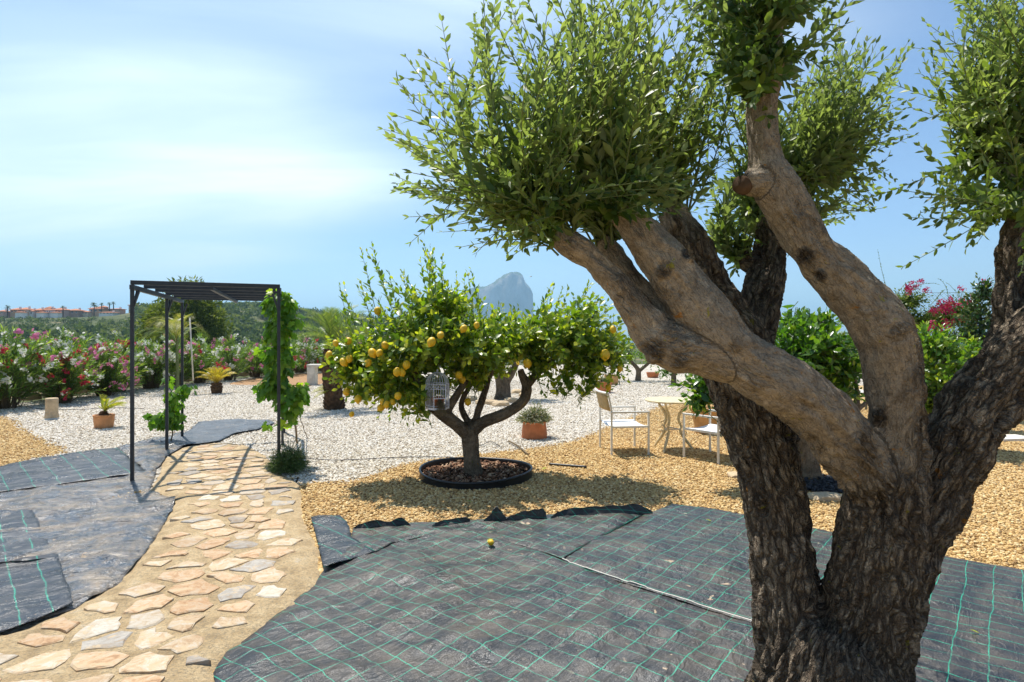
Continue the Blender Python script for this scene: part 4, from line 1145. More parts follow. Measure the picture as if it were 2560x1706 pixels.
# ================================================================== GRAPE VINES
def vine(base, stems, blobs, label, count, L, singles):
    root = thing('grape_vine', base, label, 'vine', 'grape vines trained on the pergola')
    for st in stems:
        q = spline(np.array(st, float), 6); m = MB(); m.tube(q[:, :3] + rng.normal(0, .004, (len(q), 3)), q[:, 3], 7); m.build('stem', M['twig'], root, True)
    lv, tw = Leaves(), Twigs(3)
    tot = sum(b[2] * b[3] * b[2] for b in blobs)
    for c, d, rx, rz in [(b[0], b[1], b[2], b[3]) for b in blobs]:
        n = int(count * rx * rz * rx / tot)
        for _ in range(n):
            v = rng.normal(0, 1, 3); v = unit(v) * rng.uniform(.45, 1) ** .6
            p = c + v * np.array([rx, rx * .9, rz])
            out = unit(v * np.array([1, 1, .6]) + np.array([0, 0, -.35]))
            l = L * rng.uniform(.6, 1.2)
            dn = np.array([0, 0, -1.0]) * .7 + out * .7 + rng.normal(0, .35, 3)
            lv.add(p, dn, out + rng.normal(0, .35, 3) + np.array([0, 0, .3]), l, l * rng.uniform(.9, 1.1), np.clip(rng.beta(2, 2.4) + (.25 if v[2] > .75 else 0), 0, 1))
            if rng.uniform() < .5: tw.add(np.array([p - out * .1, p - out * .04 + [0, 0, .01], p]), .002, .0012)
    tw.build(root, M['green_twig']); lv.build(root, M['vine_leaf'], T_VINE, singles); return root
px_m = lambda d: d / FD
dv = 7.3; k = px_m(dv)
b0 = G(683, 1020)
vine(b0, [[(*b0, .014), (*P(676, 960, 7.6), .013), (*P(655, 880, 7.5), .012), (*P(648, 780, 7.4), .011), (*P(645, 680, 7.3), .006)], [(*G(705, 1006), .006), (*P(690, 960, 7.7), .005), (*P(672, 900, 7.6), .004)]],
     [(P(640, 700, dv), dv, 36 * k, 34 * k), (P(640, 760, dv), dv, 32 * k, 40 * k), (P(642, 830, dv), dv, 36 * k, 40 * k), (P(632, 880, dv), dv, 32 * k, 30 * k), (P(668, 920, dv), dv, 34 * k, 38 * k), (P(610, 895, dv), dv, 22 * k, 22 * k), (P(690, 900, dv), dv, 20 * k, 24 * k), (P(620, 975, dv), dv, 10 * k, 12 * k), (P(655, 968, dv), dv, 16 * k, 14 * k), (P(612, 810, dv), dv, 18 * k, 20 * k), (P(680, 735, dv), dv, 16 * k, 18 * k)],
     'tall grape vine climbing the post of the pergola above the rosemary', 820, .092, 220)
dv = 8.7; k = px_m(dv); b1 = G(392, 1022)
vine(b1, [[(*b1, .010), (*P(398, 985, dv), .009), (*P(400, 930, dv), .007), (*P(388, 885, dv), .004)]],
     [(P(385, 880, dv), dv, 10 * k, 16 * k), (P(402, 920, dv), dv, 20 * k, 28 * k), (P(385, 962, dv), dv, 26 * k, 24 * k), (P(352, 965, dv), dv, 13 * k, 15 * k), (P(432, 893, dv), dv, 18 * k, 12 * k), (P(410, 965, dv), dv, 14 * k, 20 * k)],
     'short young grape vine beside the middle pergola post', 240, .095, 110)

# ================================================================== LEMON TREE
LD = 6.6; LK = LD / FD
def blob_leaves(lv, tw, ells, nshoots, per, L, ratio, tint, young, core, sl=.28, gap=.035, prune=None, spread=.8):
    vol = np.array([e[1][0] * e[1][1] * e[1][2] for e in ells]) ** .75; pr = vol / vol.sum()
    for _ in range(nshoots):
        c, r = ells[rng.choice(len(ells), p=pr)]
        v = unit(rng.normal(0, 1, 3)) * rng.uniform(.25, 1.0) ** .55
        tip = c + v * r
        out = unit(v / r + np.array([0, 0, .35]) + rng.normal(0, .25, 3))
        l = sl * rng.uniform(.6, 1.5)
        o = tip - out * l
        if core is not None: o = o + (core - o) * .10
        o[2] = max(o[2], .25)
        shoot(lv, tw, o, o + (tip - o) * .5 + rng.normal(0, .03, 3), tip, gap, L, ratio, .15, .0045, .0015, spread, False, tint, young, 5)
def lemon_mesh():
    m = MB(); pr = []
    for t in np.linspace(0, PI, 11):
        z = -math.cos(t); r = math.sin(t)
        if z < -.8: r = r * .62 + .05
        pr.append((max(r * .41, .012), z * .55))
    pr = [(.05, -.60)] + pr[1:-1] + [(.03, .55)]
    m.lathe(pr, (0, 0, 0), 14)
    me = bpy.data.meshes.new('lemon'); me.from_pydata(m.v, [], m.f); me.update(); me.materials.append(M['lemon'])
    me.polygons.foreach_set('use_smooth', np.ones(len(me.polygons), bool)); return me
LEMON = lemon_mesh()
def lemon_tree():
    base = G(1088, 1100); d0 = LD
    root = thing('lemon_tree', base, 'lemon tree full of ripe fruit growing from the black-edged mulch ring', 'tree')
    def lb(*rows): return [(*P(u, v, LD + dd), w / 2 * LK) for u, v, dd, w in rows]
    limbs = [lb((1090, 1112, 0, 66), (1088, 1096, 0, 50), (1084, 1060, 0, 38), (1081, 1015, 0, 38), (1078, 985, 0, 40)),
             lb((1079, 1000, 0, 34), (1052, 978, -.04, 32), (1016, 950, -.1, 30), (985, 925, -.15, 26), (958, 880, -.2, 20), (930, 800, -.2, 13), (915, 740, -.2, 7)),
             lb((1020, 952, -.1, 26), (1052, 905, 0, 16), (1078, 850, .1, 13), (1075, 770, .15, 8), (1060, 700, .2, 5)),
             lb((1082, 995, 0, 32), (1112, 970, 0, 27), (1160, 951, 0, 26), (1202, 922, .05, 26), (1210, 890, .1, 23), (1200, 862, .12, 18), (1196, 850, .12, 14)),
             lb((1208, 890, .1, 20), (1232, 862, .1, 15), (1262, 838, .1, 14), (1285, 806, .05, 12), (1318, 792, 0, 11), (1345, 758, 0, 9), (1372, 715, 0, 6)),
             lb((1284, 806, .05, 11), (1310, 842, 0, 10), (1345, 830, 0, 7), (1400, 800, 0, 5)),
             lb((1081, 1000, 0, 24), (1094, 962, .06, 18), (1110, 912, .12, 16), (1132, 850, .2, 10), (1150, 780, .2, 6)),
             lb((1084, 985, .02, 18), (1060, 930, .1, 14), (1090, 870, .15, 11), (1120, 800, .2, 7)),
             lb((1340, 762, 0, 7), (1300, 735, .1, 5), (1260, 715, .1, 4)),
             lb((1088, 1100, -.1, 26), (1070, 1112, -.12, 22)), lb((1090, 1098, -.05, 26), (1112, 1110, -.1, 20))]
    V, F, at = limb_mesh(limbs, 0.009, 5, 12, lambda V, li: np.full(len(V), .45), .006, .008, 3)
    ob('trunk', mesh_np('trunk', V, F, M['lemon_bark'], True, at), root)
    E = lambda u, v, rx, rz, dd=0, ry=None: (P(u, v, LD + dd), np.array([rx * LK, (ry or min(rx, 150)) * LK, rz * LK]))
    ells = [E(890, 840, 120, 95, -.1, 130), E(985, 770, 150, 95, 0, 190), E(1110, 785, 140, 95, .1, 190), E(1325, 770, 125, 105, 0, 160), E(1220, 770, 80, 70, .2, 120), E(965, 900, 70, 55, -.15, 120), E(900, 900, 60, 50, -.2, 90),
            E(1375, 830, 60, 55, -.1, 90), E(1330, 875, 80, 22, -.1, 90), E(1010, 690, 90, 50, 0, 120), E(960, 945, 35, 25, -.2, 50), E(830, 880, 45, 60, -.1, 70), E(1060, 850, 60, 50, .2, 100), E(800, 830, 60, 75, -.1, 80), E(765, 800, 28, 40, 0, 40), E(1095, 855, 85, 48, .25, 110), E(1245, 835, 60, 40, .15, 90), E(1400, 800, 55, 65, 0, 80), E(1010, 885, 55, 55, .35, 60)]
    lv, tw = Leaves(), Twigs(3)
    blob_leaves(lv, tw, ells, 1400, 8, .125, .60, (.15, 1.0), .35, P(1085, 880, LD), .30, .034, None, 1.0)
    # long shoots standing out of the crown
    for u, v, n in [(855, 580, 4), (980, 575, 6), (790, 652, 4), (1060, 640, 4), (1000, 600, 4), (900, 620, 3), (935, 640, 3), (1085, 668, 3), (1120, 690, 3), (1262, 655, 2), (1300, 665, 3), (1355, 660, 3), (1240, 690, 2), (840, 650, 3), (770, 735, 2), (1180, 700, 2), (760, 800, 3), (1440, 800, 3), (1460, 870, 2)]:
        for _ in range(n):
            t = P(u + rng.normal(0, 14), v + rng.normal(0, 10), LD + rng.uniform(-.5, .4))
            o = t + np.array([-(u - 1080) * .0011 + rng.normal(0, .08), rng.normal(0, .1), -rng.uniform(.45, .75)])
            if v > 790: o = t + np.array([(.35 if u < 1000 else -.4), .1, .1])
            shoot(lv, tw, o, (o + t) / 2 + rng.normal(0, .05, 3), t, .036, .10, .52, .1, .0045, .0015, .7, False, (.3, .9), .35, 6)
    for u, v in [(940, 968), (960, 955), (985, 960), (1000, 940), (900, 955), (1250, 905), (1280, 900), (1330, 930), (1350, 910), (1410, 905), (870, 960), (1395, 880), (1245, 880), (920, 940), (1440, 870)]:
        for _ in range(2):
            t = P(u + rng.normal(0, 8), v + rng.normal(0, 6), LD + rng.uniform(-.4, .2)); o = t + np.array([rng.normal(0, .1), rng.normal(0, .1), .3])
            shoot(lv, tw, o, (o + t) / 2 + rng.normal(0, .04, 3), t, .04, .088, .5, .2, .004, .0015, .8, False, (.1, .7), .2, 5)
    # fruit
    z3 = [(900, 527), (1632, 632), (1535, 658), (682, 750), (590, 765), (955, 780), (1297, 757), (543, 852), (862, 838), (912, 837), (690, 880), (650, 905), (828, 910), (1113, 925), (1043, 978), (1080, 982), (670, 1125), (755, 1178), (937, 1198), (968, 1218), (1007, 1203), (925, 1240), (1050, 1155), (708, 1290), (1567, 1200), (1500, 1000), (1525, 1030)]
    z4 = [(1392, 638), (1340, 805), (833, 860), (1437, 895), (1360, 1015), (265, 675)]
    px = [((640 + a / 2.958) / 1.088, (600 + b / 2.958) / 1.088, 1.0) for a, b in z3] + [((1000 + a / 2.613) / 1.088, (580 + b / 2.613) / 1.088, 1.0) for a, b in z4]
    px[-5] = (*px[-5][:2], 1.35)
    pos = []
    for u, v, s in px:
        front = LD
        for c, r in ells:
            uc, vc = PX(c); q = ((u - uc) * LK / r[0]) ** 2 + ((v - vc) * LK / r[2]) ** 2
            if q < 1: front = min(front, c[1] - r[1] * math.sqrt(1 - q))
        front = min(front, LD - .15)
        p = P(u, v, front + rng.uniform(.02, .10)); pos.append(p)
        o = bpy.data.objects.new('lemon', LEMON); C.objects.link(o)
        sc = .086 * s * rng.uniform(.72, 1.15); o.scale = (sc * 1.12, sc * 1.12, sc)
        o.rotation_euler = (rng.normal(0, .35), rng.normal(0, .35), rng.uniform(0, 6)); o.location = Vector(p); put(o, root)
        tw.add(np.array([p + [0, 0, sc * .5], p + [.01, .03, .1], p + [.02, .1, .17]]), .002, .003)
    # leaves that would hang right in front of a fruit are left out
    p = np.array(lv.p); u, v = PX(p); keep = np.ones(len(p), bool)
    for q in pos:
        if rng.uniform() < .4: continue
        uq, vq = PX(q); keep &= ~((np.hypot(u - uq, v - vq) < 11) & (p[:, 1] < q[1] + .03))
    ccu, ccv = 1005, 897
    keep &= ~((np.abs(u - ccu) < 34) & (np.abs(v - ccv) < 52) & (p[:, 1] < 6.45))
    for nm in ('p', 'd', 'u', 'L', 'W', 't'): setattr(lv, nm, [a for a, kk in zip(getattr(lv, nm), keep) if kk])
    tw.build(root, M['green_twig']); lv.build(root, M['lemon_leaf'], T_GOOD, 300)
    return len(lv.p)
n_lemon = lemon_tree()

# mulch ring
def mulch_ring(c, r, label, ml):
    root = thing('edging_ring', (c[0], c[1], 0), label, 'edging')
    a = np.linspace(0, 2 * PI, 72, endpoint=False)
    rr = r * (1 + .012 * np.sin(3 * a + 1))
    V = []; F = []
    prof = [(0.0, 0.0), (-.006, .075), (-.004, .090), (.006, .096), (.016, .090), (.018, .078), (.010, .072), (.012, .0)]
    for i, t in enumerate(a):
        for dr, z in prof:
            V.append((c[0] + (rr[i] + dr) * math.cos(t), c[1] + (rr[i] + dr) * math.sin(t), z + .008 + .012 * math.sin(2 * t + 2) * (z > .01)))
    k = len(prof); n = len(a)
    for i in range(n):
        for j in range(k - 1):
            F.append((i * k + j, ((i + 1) % n) * k + j, ((i + 1) % n) * k + j + 1, i * k + j + 1))
    m = MB(); m.add(V, [tuple(reversed(f)) for f in F]); m.build('edging_strip', M['black_plastic'], root, True)
    m = MB(); m.lathe([(r - .01, .02), (r * .5, .045), (.02, .06)], (c[0], c[1], 0), 32, False); m.add([(c[0], c[1], .06)], []); so = m.build('soil', M['soil'], root, True)
    n = 1500; q = rng.uniform(-1, 1, (n, 2)) * r; q = q[np.linalg.norm(q, axis=1) < r * .965]
    V = []; F = []; tint = []
    cube = np.array([(-1, -1, -1), (1, -1, -1), (1, 1, -1), (-1, 1, -1), (-.8, -.8, 1), (.8, -.8, 1), (.8, .8, 1), (-.8, .8, 1)], float)
    for i, xy in enumerate(q):
        s = np.array([rng.uniform(.012, .032), rng.uniform(.007, .016), rng.uniform(.002, .006)])
        Mr = np.array(Euler((rng.normal(0, .5), rng.normal(0, .5), rng.uniform(0, 6.3))).to_matrix())
        z = .03 + .03 * (1 - np.linalg.norm(xy) / r) + rng.uniform(.004, .03)
        V.append((cube * s) @ Mr.T + np.array([c[0] + xy[0], c[1] + xy[1], z])); F.append(np.array([(0, 1, 5, 4), (1, 2, 6, 5), (2, 3, 7, 6), (3, 0, 4, 7), (4, 5, 6, 7), (3, 2, 1, 0)]) + i * 8); tint += [rng.uniform()] * 8
    o = ob('bark_chips', mesh_np('bark_chips', np.concatenate(V), np.concatenate(F), ml, False, {'tint': np.array(tint)}), root); o['kind'] = 'stuff'
t_ = NT('bark_chips'); f_ = t_.attr('tint')
M['chips'] = t_.done(t_.pbr(t_.ramp(f_, (0.0, (.03, .018, .012)), (0.35, (.12, .055, .03)), (0.6, (.22, .11, .06)), (0.8, (.34, .20, .12)), (1.0, (.42, .30, .20))), .85, .2))
t_ = NT('dark_chips'); f_ = t_.attr('tint')
M['dark_chips'] = t_.done(t_.pbr(t_.ramp(f_, (0.0, (.012, .012, .014)), (0.8, (.035, .035, .04)), (1.0, (.09, .08, .08))), .7, .3))
mulch_ring(RING_C, RING_R, 'round black plastic edging filled with brown bark mulch under the lemon tree', M['chips'])

# ------------------------------------------------------------------ bird cage on the lemon limb
def bird_cage():
    d = 6.25; c = P(1005, 940, d); k = d / FD; h = 90 * k; r = 27 * k; hw = 58 * k
    root = thing('bird_cage', c, 'small white wire bird cage with a domed top resting on a lemon limb', 'cage')
    n = 6; ang = [R(20) + 2 * PI * i / n for i in range(n)]
    rg = lambda z, rr=r: [c + np.array([rr * math.cos(a), rr * math.sin(a), z]) for a in ang]
    m = MB(); q = rg(.012); b = rg(0)
    m.add([*b, *q], [tuple(reversed(range(n))), tuple(range(n, 2 * n))] + [(i, (i + 1) % n, n + (i + 1) % n, n + i) for i in range(n)]); m.build('base_tray', M['cage'], root)
    m = MB(); ql = rg(.0, r * 1.02); qh = rg(.042, r * 1.02)
    for i in range(n): m.bar(ql[i] + [0, 0, .04], ql[(i + 1) % n] + [0, 0, .04], .005, .005); m.bar(ql[i] + [0, 0, .012], ql[(i + 1) % n] + [0, 0, .012], .004, .022)
    m.build('base_band', M['cage'], root)
    for i in range(n):
        m = MB(); a = rg(.0)[i]; m.bar(a, a + [0, 0, hw], .010, .010); m.build('corner_post', M['cage'], root)
    m = MB()
    for z in (hw, hw - .05):
        q = rg(z)
        for i in range(n): m.bar(q[i], q[(i + 1) % n], .006, .006)
    m.build('rail', M['cage'], root)
    m = MB()
    q0 = rg(hw - .025)
    for i in range(n):
        for f in (.27, .73):
            p = q0[i] + (q0[(i + 1) % n] - q0[i]) * f; t = unit(q0[(i + 1) % n] - q0[i])
            pts = [p + t * .017 * math.cos(a) + np.array([0, 0, .017 * math.sin(a)]) for a in np.linspace(0, 2 * PI, 12, endpoint=False)]
            m.tube(pts, .003, 5, False, True)
    m.build('scroll_band', M['cage'], root)
    lo, hi = rg(.03), rg(hw - .05); top = c + np.array([0, 0, h * .94])
    for i in range(n):
        for f in (.2, .4, .6, .8):
            front = (i in (3, 4))                       # the open door bay keeps its bars above the opening
            a = lo[i] + (lo[(i + 1) % n] - lo[i]) * f; b = hi[i] + (hi[(i + 1) % n] - hi[i]) * f
            if i == 4: a = a + (b - a) * .48
            m = MB(); m.tube([a, b], .0022, 5); m.build('bar', M['cage'], root)
    tp = rg(hw)
    for i in range(n):
        for f in (0, .25, .5, .75):
            s = tp[i] + (tp[(i + 1) % n] - tp[i]) * f
            pts = [s + (np.array([top[0], top[1], s[2]]) - s) * (1 - math.cos(t)) + np.array([0, 0, (top[2] - s[2]) * math.sin(t)]) for t in np.linspace(0, PI / 2, 8)]
            m = MB(); m.tube(pts, .0024, 5); m.build('dome_bar', M['cage'], root)
    m = MB(); m.lathe([(.010, 0), (.014, .008), (.006, .014), (.011, .024), (.006, .034), (.001, .038)], top - [0, 0, .006], 10); m.build('finial', M['cage'], root, True)
    m = MB(); a, b = lo[4], lo[5]; zz = np.array([0, 0, (hi[0][2] - lo[0][2]) * .48]); m.bar(a + zz, b + zz, .008, .008); m.build('door_lintel', M['cage'], root)
    pot = thing('flower_pot', c + np.array([.01, 0, .014]), 'tiny terracotta pot with a withered plant inside the bird cage', 'pot')
    m = MB(); m.lathe([(.045, 0), (.062, .085), (.072, .088), (.072, .108), (.062, .108), (.058, .09), (.02, .088)], c + np.array([.01, 0, .014]), 20); m.build('pot_body', M['terracotta'], pot, True)
    lv, tw = Leaves(), Twigs(3)
    for _ in range(150):
        a = rng.uniform(-2.6, -.4); t = c + np.array([.05 + .05 * math.cos(a) + rng.normal(0, .02), -.10 + .03 * math.sin(a), rng.uniform(-.06, .07)])
        o = c + np.array([.02, -.02, .11]); mid = (o + t) / 2 + np.array([.02, -.05, .03])
        shoot(lv, tw, o, mid, t, .022, .014, .4, .5, .0012, .0008, .8, False, (0, .5), 0, 5)
    tw.build(pot, M['twig']); lv.build(pot, M['succulent'], T_LOW)
bird_cage()

# ================================================================== CITRUS AND SHRUBS
def simple_trunk(root, limbs, mat, voxel=.012):
    V, F, at = limb_mesh(limbs, voxel, 4, 10, lambda V, li: np.full(len(V), .4), .005, .006, 2)
    return ob('trunk', mesh_np('trunk', V, F, mat, True, at), root)
def citrus(base, limbs, ells, label, shoots, L, mat, singles=0, tint=(.05, .8), young=.3, group=None, fruit=(), name='citrus_tree', cat='tree', gap=.04, tmpl=T_LOW, sl=.28, bark='lemon_bark', ratio=.5, voxel=.012, kind_leaf='leaf', spread=.8):
    root = thing(name, base, label, cat, group)
    if limbs: simple_trunk(root, limbs, M[bark], voxel)
    lv, tw = Leaves(), Twigs(3)
    core = np.mean([e[0] for e in ells], axis=0)
    blob_leaves(lv, tw, ells, shoots, 8, L, ratio, tint, young, core, sl, gap, None, spread)
    for p in fruit:
        o = bpy.data.objects.new('lemon', LEMON); C.objects.link(o); o.scale = (.09, .09, .085); o.location = Vector(p); o.rotation_euler = (rng.normal(0, .4), rng.normal(0, .4), 0); put(o, root)
        tw.add(np.array([p + [0, 0, .04], p + [.01, .05, .12]]), .002, .002)
    tw.build(root, M['green_twig']); lv.build(root, mat, tmpl, singles, leaf=kind_leaf)
    return root
def EL(u, v, d, rx, rz, ry=None): k = d / FD; return (P(u, v, d), np.array([rx * k, (ry or rx) * k, rz * k]))
# dark green citrus seen between the olive limbs
d = 6.4; b = G(1862, 1112); q = lambda u, v, w, dd=0: (*P(u, v, d + dd), w / 2 * d / FD)
citrus(b, [[q(1863, 1116, 60), q(1862, 1080, 46), q(1858, 1040, 44), q(1850, 1000, 40), q(1830, 950, 28), q(1800, 880, 18), q(1780, 820, 10)], [q(1860, 1050, 34), q(1885, 1015, 30), q(1920, 985, 26), q(1955, 955, 22, .1), q(1970, 910, 14, .2), q(1960, 850, 8, .2)], [q(1955, 952, 14, .1), q(1990, 925, 10, .2), q(2000, 890, 6, .2)]],
       [EL(1880, 790, 6.5, 115, 78, 130), EL(1800, 830, 6.5, 110, 90, 120), EL(1700, 850, 6.4, 120, 80, 110), EL(1620, 880, 6.3, 70, 62, 70), EL(1930, 840, 6.6, 70, 70, 90), EL(1860, 890, 6.4, 90, 45, 90), EL(1600, 925, 6.2, 36, 26, 36), EL(1850, 735, 6.8, 80, 30, 80), EL(1850, 905, 6.4, 120, 45, 90), EL(1760, 900, 6.4, 110, 55, 90), EL(1930, 900, 6.7, 60, 36, 60)],
       'bushy dark green citrus tree behind the olive trunk, beside the garden chairs', 1050, .130, M['citrus_leaf'], 200, (.02, .7), .35, None, (), gap=.042, tmpl=T_GOOD)
d = 8.2; b = G(2145, 1035); q = lambda u, v, w, dd=0: (*P(u, v, d + dd), w / 2 * d / FD)
citrus(b, [[q(2145, 1040, 46), q(2145, 1000, 34), q(2150, 960, 30), q(2160, 900, 18), q(2170, 830, 10)], [q(2146, 985, 22), q(2125, 955, 16), q(2110, 900, 9)]],
       [EL(2150, 850, 8.2, 95, 92, 100), EL(2210, 880, 8.2, 70, 70, 80), EL(2130, 790, 8.3, 70, 55, 80), EL(2240, 820, 8.3, 60, 60, 70), EL(2140, 925, 8.2, 70, 34, 70)],
       'bright green citrus tree framed by the upright and leaning olive limbs', 560, .135, M['citrus_leaf'], 150, (.25, .95), .3, None, (), gap=.045, tmpl=T_GOOD)
d = 10; b = G(2245, 985)
citrus(b, [[(*b, .05), (*P(2245, 900, d), .04), (*P(2245, 800, d), .025), (*P(2240, 700, d), .01)]],
       [EL(2250, 730, 10, 55, 85, 60), EL(2235, 820, 10, 55, 60, 60), EL(2262, 665, 10, 34, 36, 40), EL(2220, 770, 10, 30, 40, 40)],
       'tall narrow dark-leaved shrub with yellow tips beside the right-hand olive limb', 300, .12, M['dark_leaf'], 80, (.0, .6), .6, None, (), 'evergreen_shrub', 'shrub', .05, T_GOOD)
# low leafy growth behind the dark citrus
d = 14; b = G(1830, 930)
citrus(b, None, [EL(1830, 760, 14, 70, 36, 60), EL(1900, 765, 14, 60, 34, 60), EL(1760, 770, 14, 50, 30, 50), EL(1840, 810, 14, 110, 45, 60), EL(1850, 870, 14, 90, 50, 60)],
       'narrow-leaved green shrub showing above the dark citrus tree', 330, .16, M['oleander_leaf'], 0, (.3, .9), .3, None, (), 'garden_shrub', 'shrub', .05, T_LOW, .3, ratio=.17)
# citrus trees in the white gravel behind the lemon tree
cg = 'citrus trees in the white gravel behind the lemon tree'
d = 14.6; b = G(1155, 918); q = lambda u, v, w, dd=0: (*P(u, v, d + dd), w / 2 * d / FD)
citrus(b, [[q(1155, 922, 44), q(1156, 900, 34), q(1154, 875, 32), q(1140, 840, 22), q(1120, 800, 12)], [q(1156, 885, 24), q(1180, 850, 16), q(1200, 800, 9)]],
       [EL(1150, 790, 14.6, 90, 62, 70), EL(1080, 800, 14.6, 60, 50, 60), EL(1220, 795, 14.6, 60, 50, 60), EL(1130, 850, 14.4, 60, 20, 40), EL(1180, 750, 14.8, 70, 36, 60)],
       'lemon tree in a stone-edged bed directly behind the bird cage tree', 480, .13, M['lemon_leaf'], 0, (.3, 1), .3, cg, [P(1112, 850, 13.9), P(1190, 835, 13.8), P(1238, 800, 14)], gap=.05)
d = 20.5; b = G(1466, 874); q = lambda u, v, w, dd=0: (*P(u, v, d + dd), w / 2 * d / FD)
citrus(b, [[q(1466, 877, 15), q(1466, 850, 11), q(1450, 830, 8), q(1440, 800, 5)], [q(1466, 855, 9), q(1490, 835, 7), q(1510, 810, 4)]],
       [EL(1470, 800, 20.5, 60, 46, 60), EL(1430, 815, 20.5, 40, 38, 40), EL(1510, 815, 20.5, 40, 40, 40)],
       'small citrus tree with a slim pale trunk far back, beyond the terracotta pots', 240, .12, M['citrus_leaf'], 0, (.2, .9), .3, cg, (), gap=.055)
d = 19; b = G(1548, 882); q = lambda u, v, w, dd=0: (*P(u, v, d + dd), w / 2 * d / FD)
citrus(b, [[q(1548, 884, 14), q(1548, 850, 10), q(1545, 810, 6)]],
       [EL(1550, 820, 19, 50, 50, 45), EL(1530, 850, 19, 30, 26, 30), EL(1580, 840, 19, 30, 36, 30)],
       'drooping citrus bush far back, half hidden by the olive limb', 210, .13, M['citrus_leaf'], 0, (.05, .7), .2, cg, (), gap=.055)
d = 24; b = G(1330, 862); q = lambda u, v, w, dd=0: (*P(u, v, d + dd), w / 2 * d / FD)
citrus(b, [[q(1330, 864, 14), q(1332, 840, 10), q(1330, 800, 6)]],
       [EL(1330, 800, 24, 60, 40, 50), EL(1270, 805, 24, 40, 34, 40), EL(1390, 805, 24, 50, 36, 40)],
       'rounded citrus tree at the back, screened by the lemon tree', 240, .14, M['citrus_leaf'], 0, (.2, .9), .3, cg, (), gap=.06)
# stones around the citrus bed
ROCK = []
for s in range(4):
    bm = bmesh.new(); bmesh.ops.create_icosphere(bm, subdivisions=2, radius=1)
    for v in bm.verts:
        n = fbm(np.array([list(v.co * 1.3 + Vector((s * 7, 0, 0)))]), 3, s)[0]; v.co *= 1 + .22 * n; v.co.z = max(v.co.z, -.5)
        for ax in range(3): v.co[ax] = max(-.82, min(.82, v.co[ax]))
    me = bpy.data.meshes.new('stone'); bm.to_mesh(me); bm.free(); me.materials.append(M['limestone']); ROCK.append(me)
lab = ['flat pale stone edging the bed below the bird cage', 'long tan stone edging the citrus bed behind the lemon limb', 'low rough stone at the far side of the citrus bed', 'small tan stone lying beside the citrus trunk', 'rounded stone at the near corner of the citrus bed', 'half-buried stone in front of the citrus trunk']
for i, (u, v, w) in enumerate([(1080, 922, 34), (1118, 930, 52), (1190, 905, 30), (1205, 912, 26), (1150, 934, 40), (1175, 926, 34)]):
    p = G(u, v); k = p[1] / FD
    o = bpy.data.objects.new('edging_stone', ROCK[i % 4]); C.objects.link(o); o.location = (p[0], p[1], .03); o.scale = (w * k * .6, .16, .11); o.rotation_euler = (0, 0, rng.uniform(-.3, .3))
    tag(o, lab[i], 'stone', 'stones edging the citrus bed')
bd = bed('citrus_bed', smooth_poly([(1060, 918), (1150, 908), (1215, 908), (1205, 920), (1150, 930), (1085, 926)], 5), .006, M['soil'])
# dark mulch, log edging and stone under the dark citrus
def dark_bed():
    c = G(1885, 1118); root = thing('mulch_bed', c, 'patch of dark mulch under the citrus tree, edged with pale stone', 'mulch')
    n = 700; V = []; F = []; tint = []
    cube = np.array([(-1, -1, -1), (1, -1, -1), (1, 1, -1), (-1, 1, -1), (-.7, -.8, 1), (.8, -.7, 1), (.8, .8, 1), (-.8, .7, 1)], float)
    for i in range(n):
        s = np.array([rng.uniform(.015, .04), rng.uniform(.01, .02), rng.uniform(.004, .01)]); Mr = np.array(Euler((rng.normal(0, .5), rng.normal(0, .5), rng.uniform(0, 6.3))).to_matrix())
        a, r = rng.uniform(0, 6.3), math.sqrt(rng.uniform(0, 1))
        V.append((cube * s) @ Mr.T + c + np.array([.55 * r * math.cos(a), .34 * r * math.sin(a), .02 + .05 * (1 - r) + rng.uniform(0, .02)])); F.append(np.array([(0, 1, 5, 4), (1, 2, 6, 5), (2, 3, 7, 6), (3, 0, 4, 7), (4, 5, 6, 7), (3, 2, 1, 0)]) + i * 8); tint += [rng.uniform()] * 8
    o = ob('mulch_chips', mesh_np('mulch_chips', np.concatenate(V), np.concatenate(F), M['dark_chips'], False, {'tint': np.array(tint)}), root); o['kind'] = 'stuff'
    for i, (u, v, w, h) in enumerate([(1895, 1150, 66, .05), (1935, 1092, 50, .03), (1690, 1098, 30, .03)]):
        p = G(u, v); k = p[1] / FD; s = bpy.data.objects.new('edging_slab', ROCK[i]); C.objects.link(s)
        s.location = (p[0], p[1], .03); s.scale = (w * k * .7, .12, h); s.rotation_euler = (0, 0, rng.uniform(-.2, .2))
        tag(s, ['tan stone slab in front of the dark mulch', 'pale stone slab behind the dark mulch', 'small flat slab in the tan gravel beside the olive trunk'][i], 'stone', 'stone slabs by the dark mulch')
dark_bed()
for (u, v, w, dp, lb_) in [(2320, 1012, 90, .35, 'weathered grey slab lying in the tan gravel by the leaning limb'), (1965, 902, 60, 1.1, 'pale paving slab glimpsed under the dark citrus tree')]:
    p = G(u, v); k = p[1] / FD; m = MB(); m.box((p[0], p[1], .03), (w * k, dp, .05), (0, 0, .15)); tag(m.build('paving_slab', M['pale_stone'], bevel=.008), lb_, 'slab', 'loose slabs in the tan gravel')

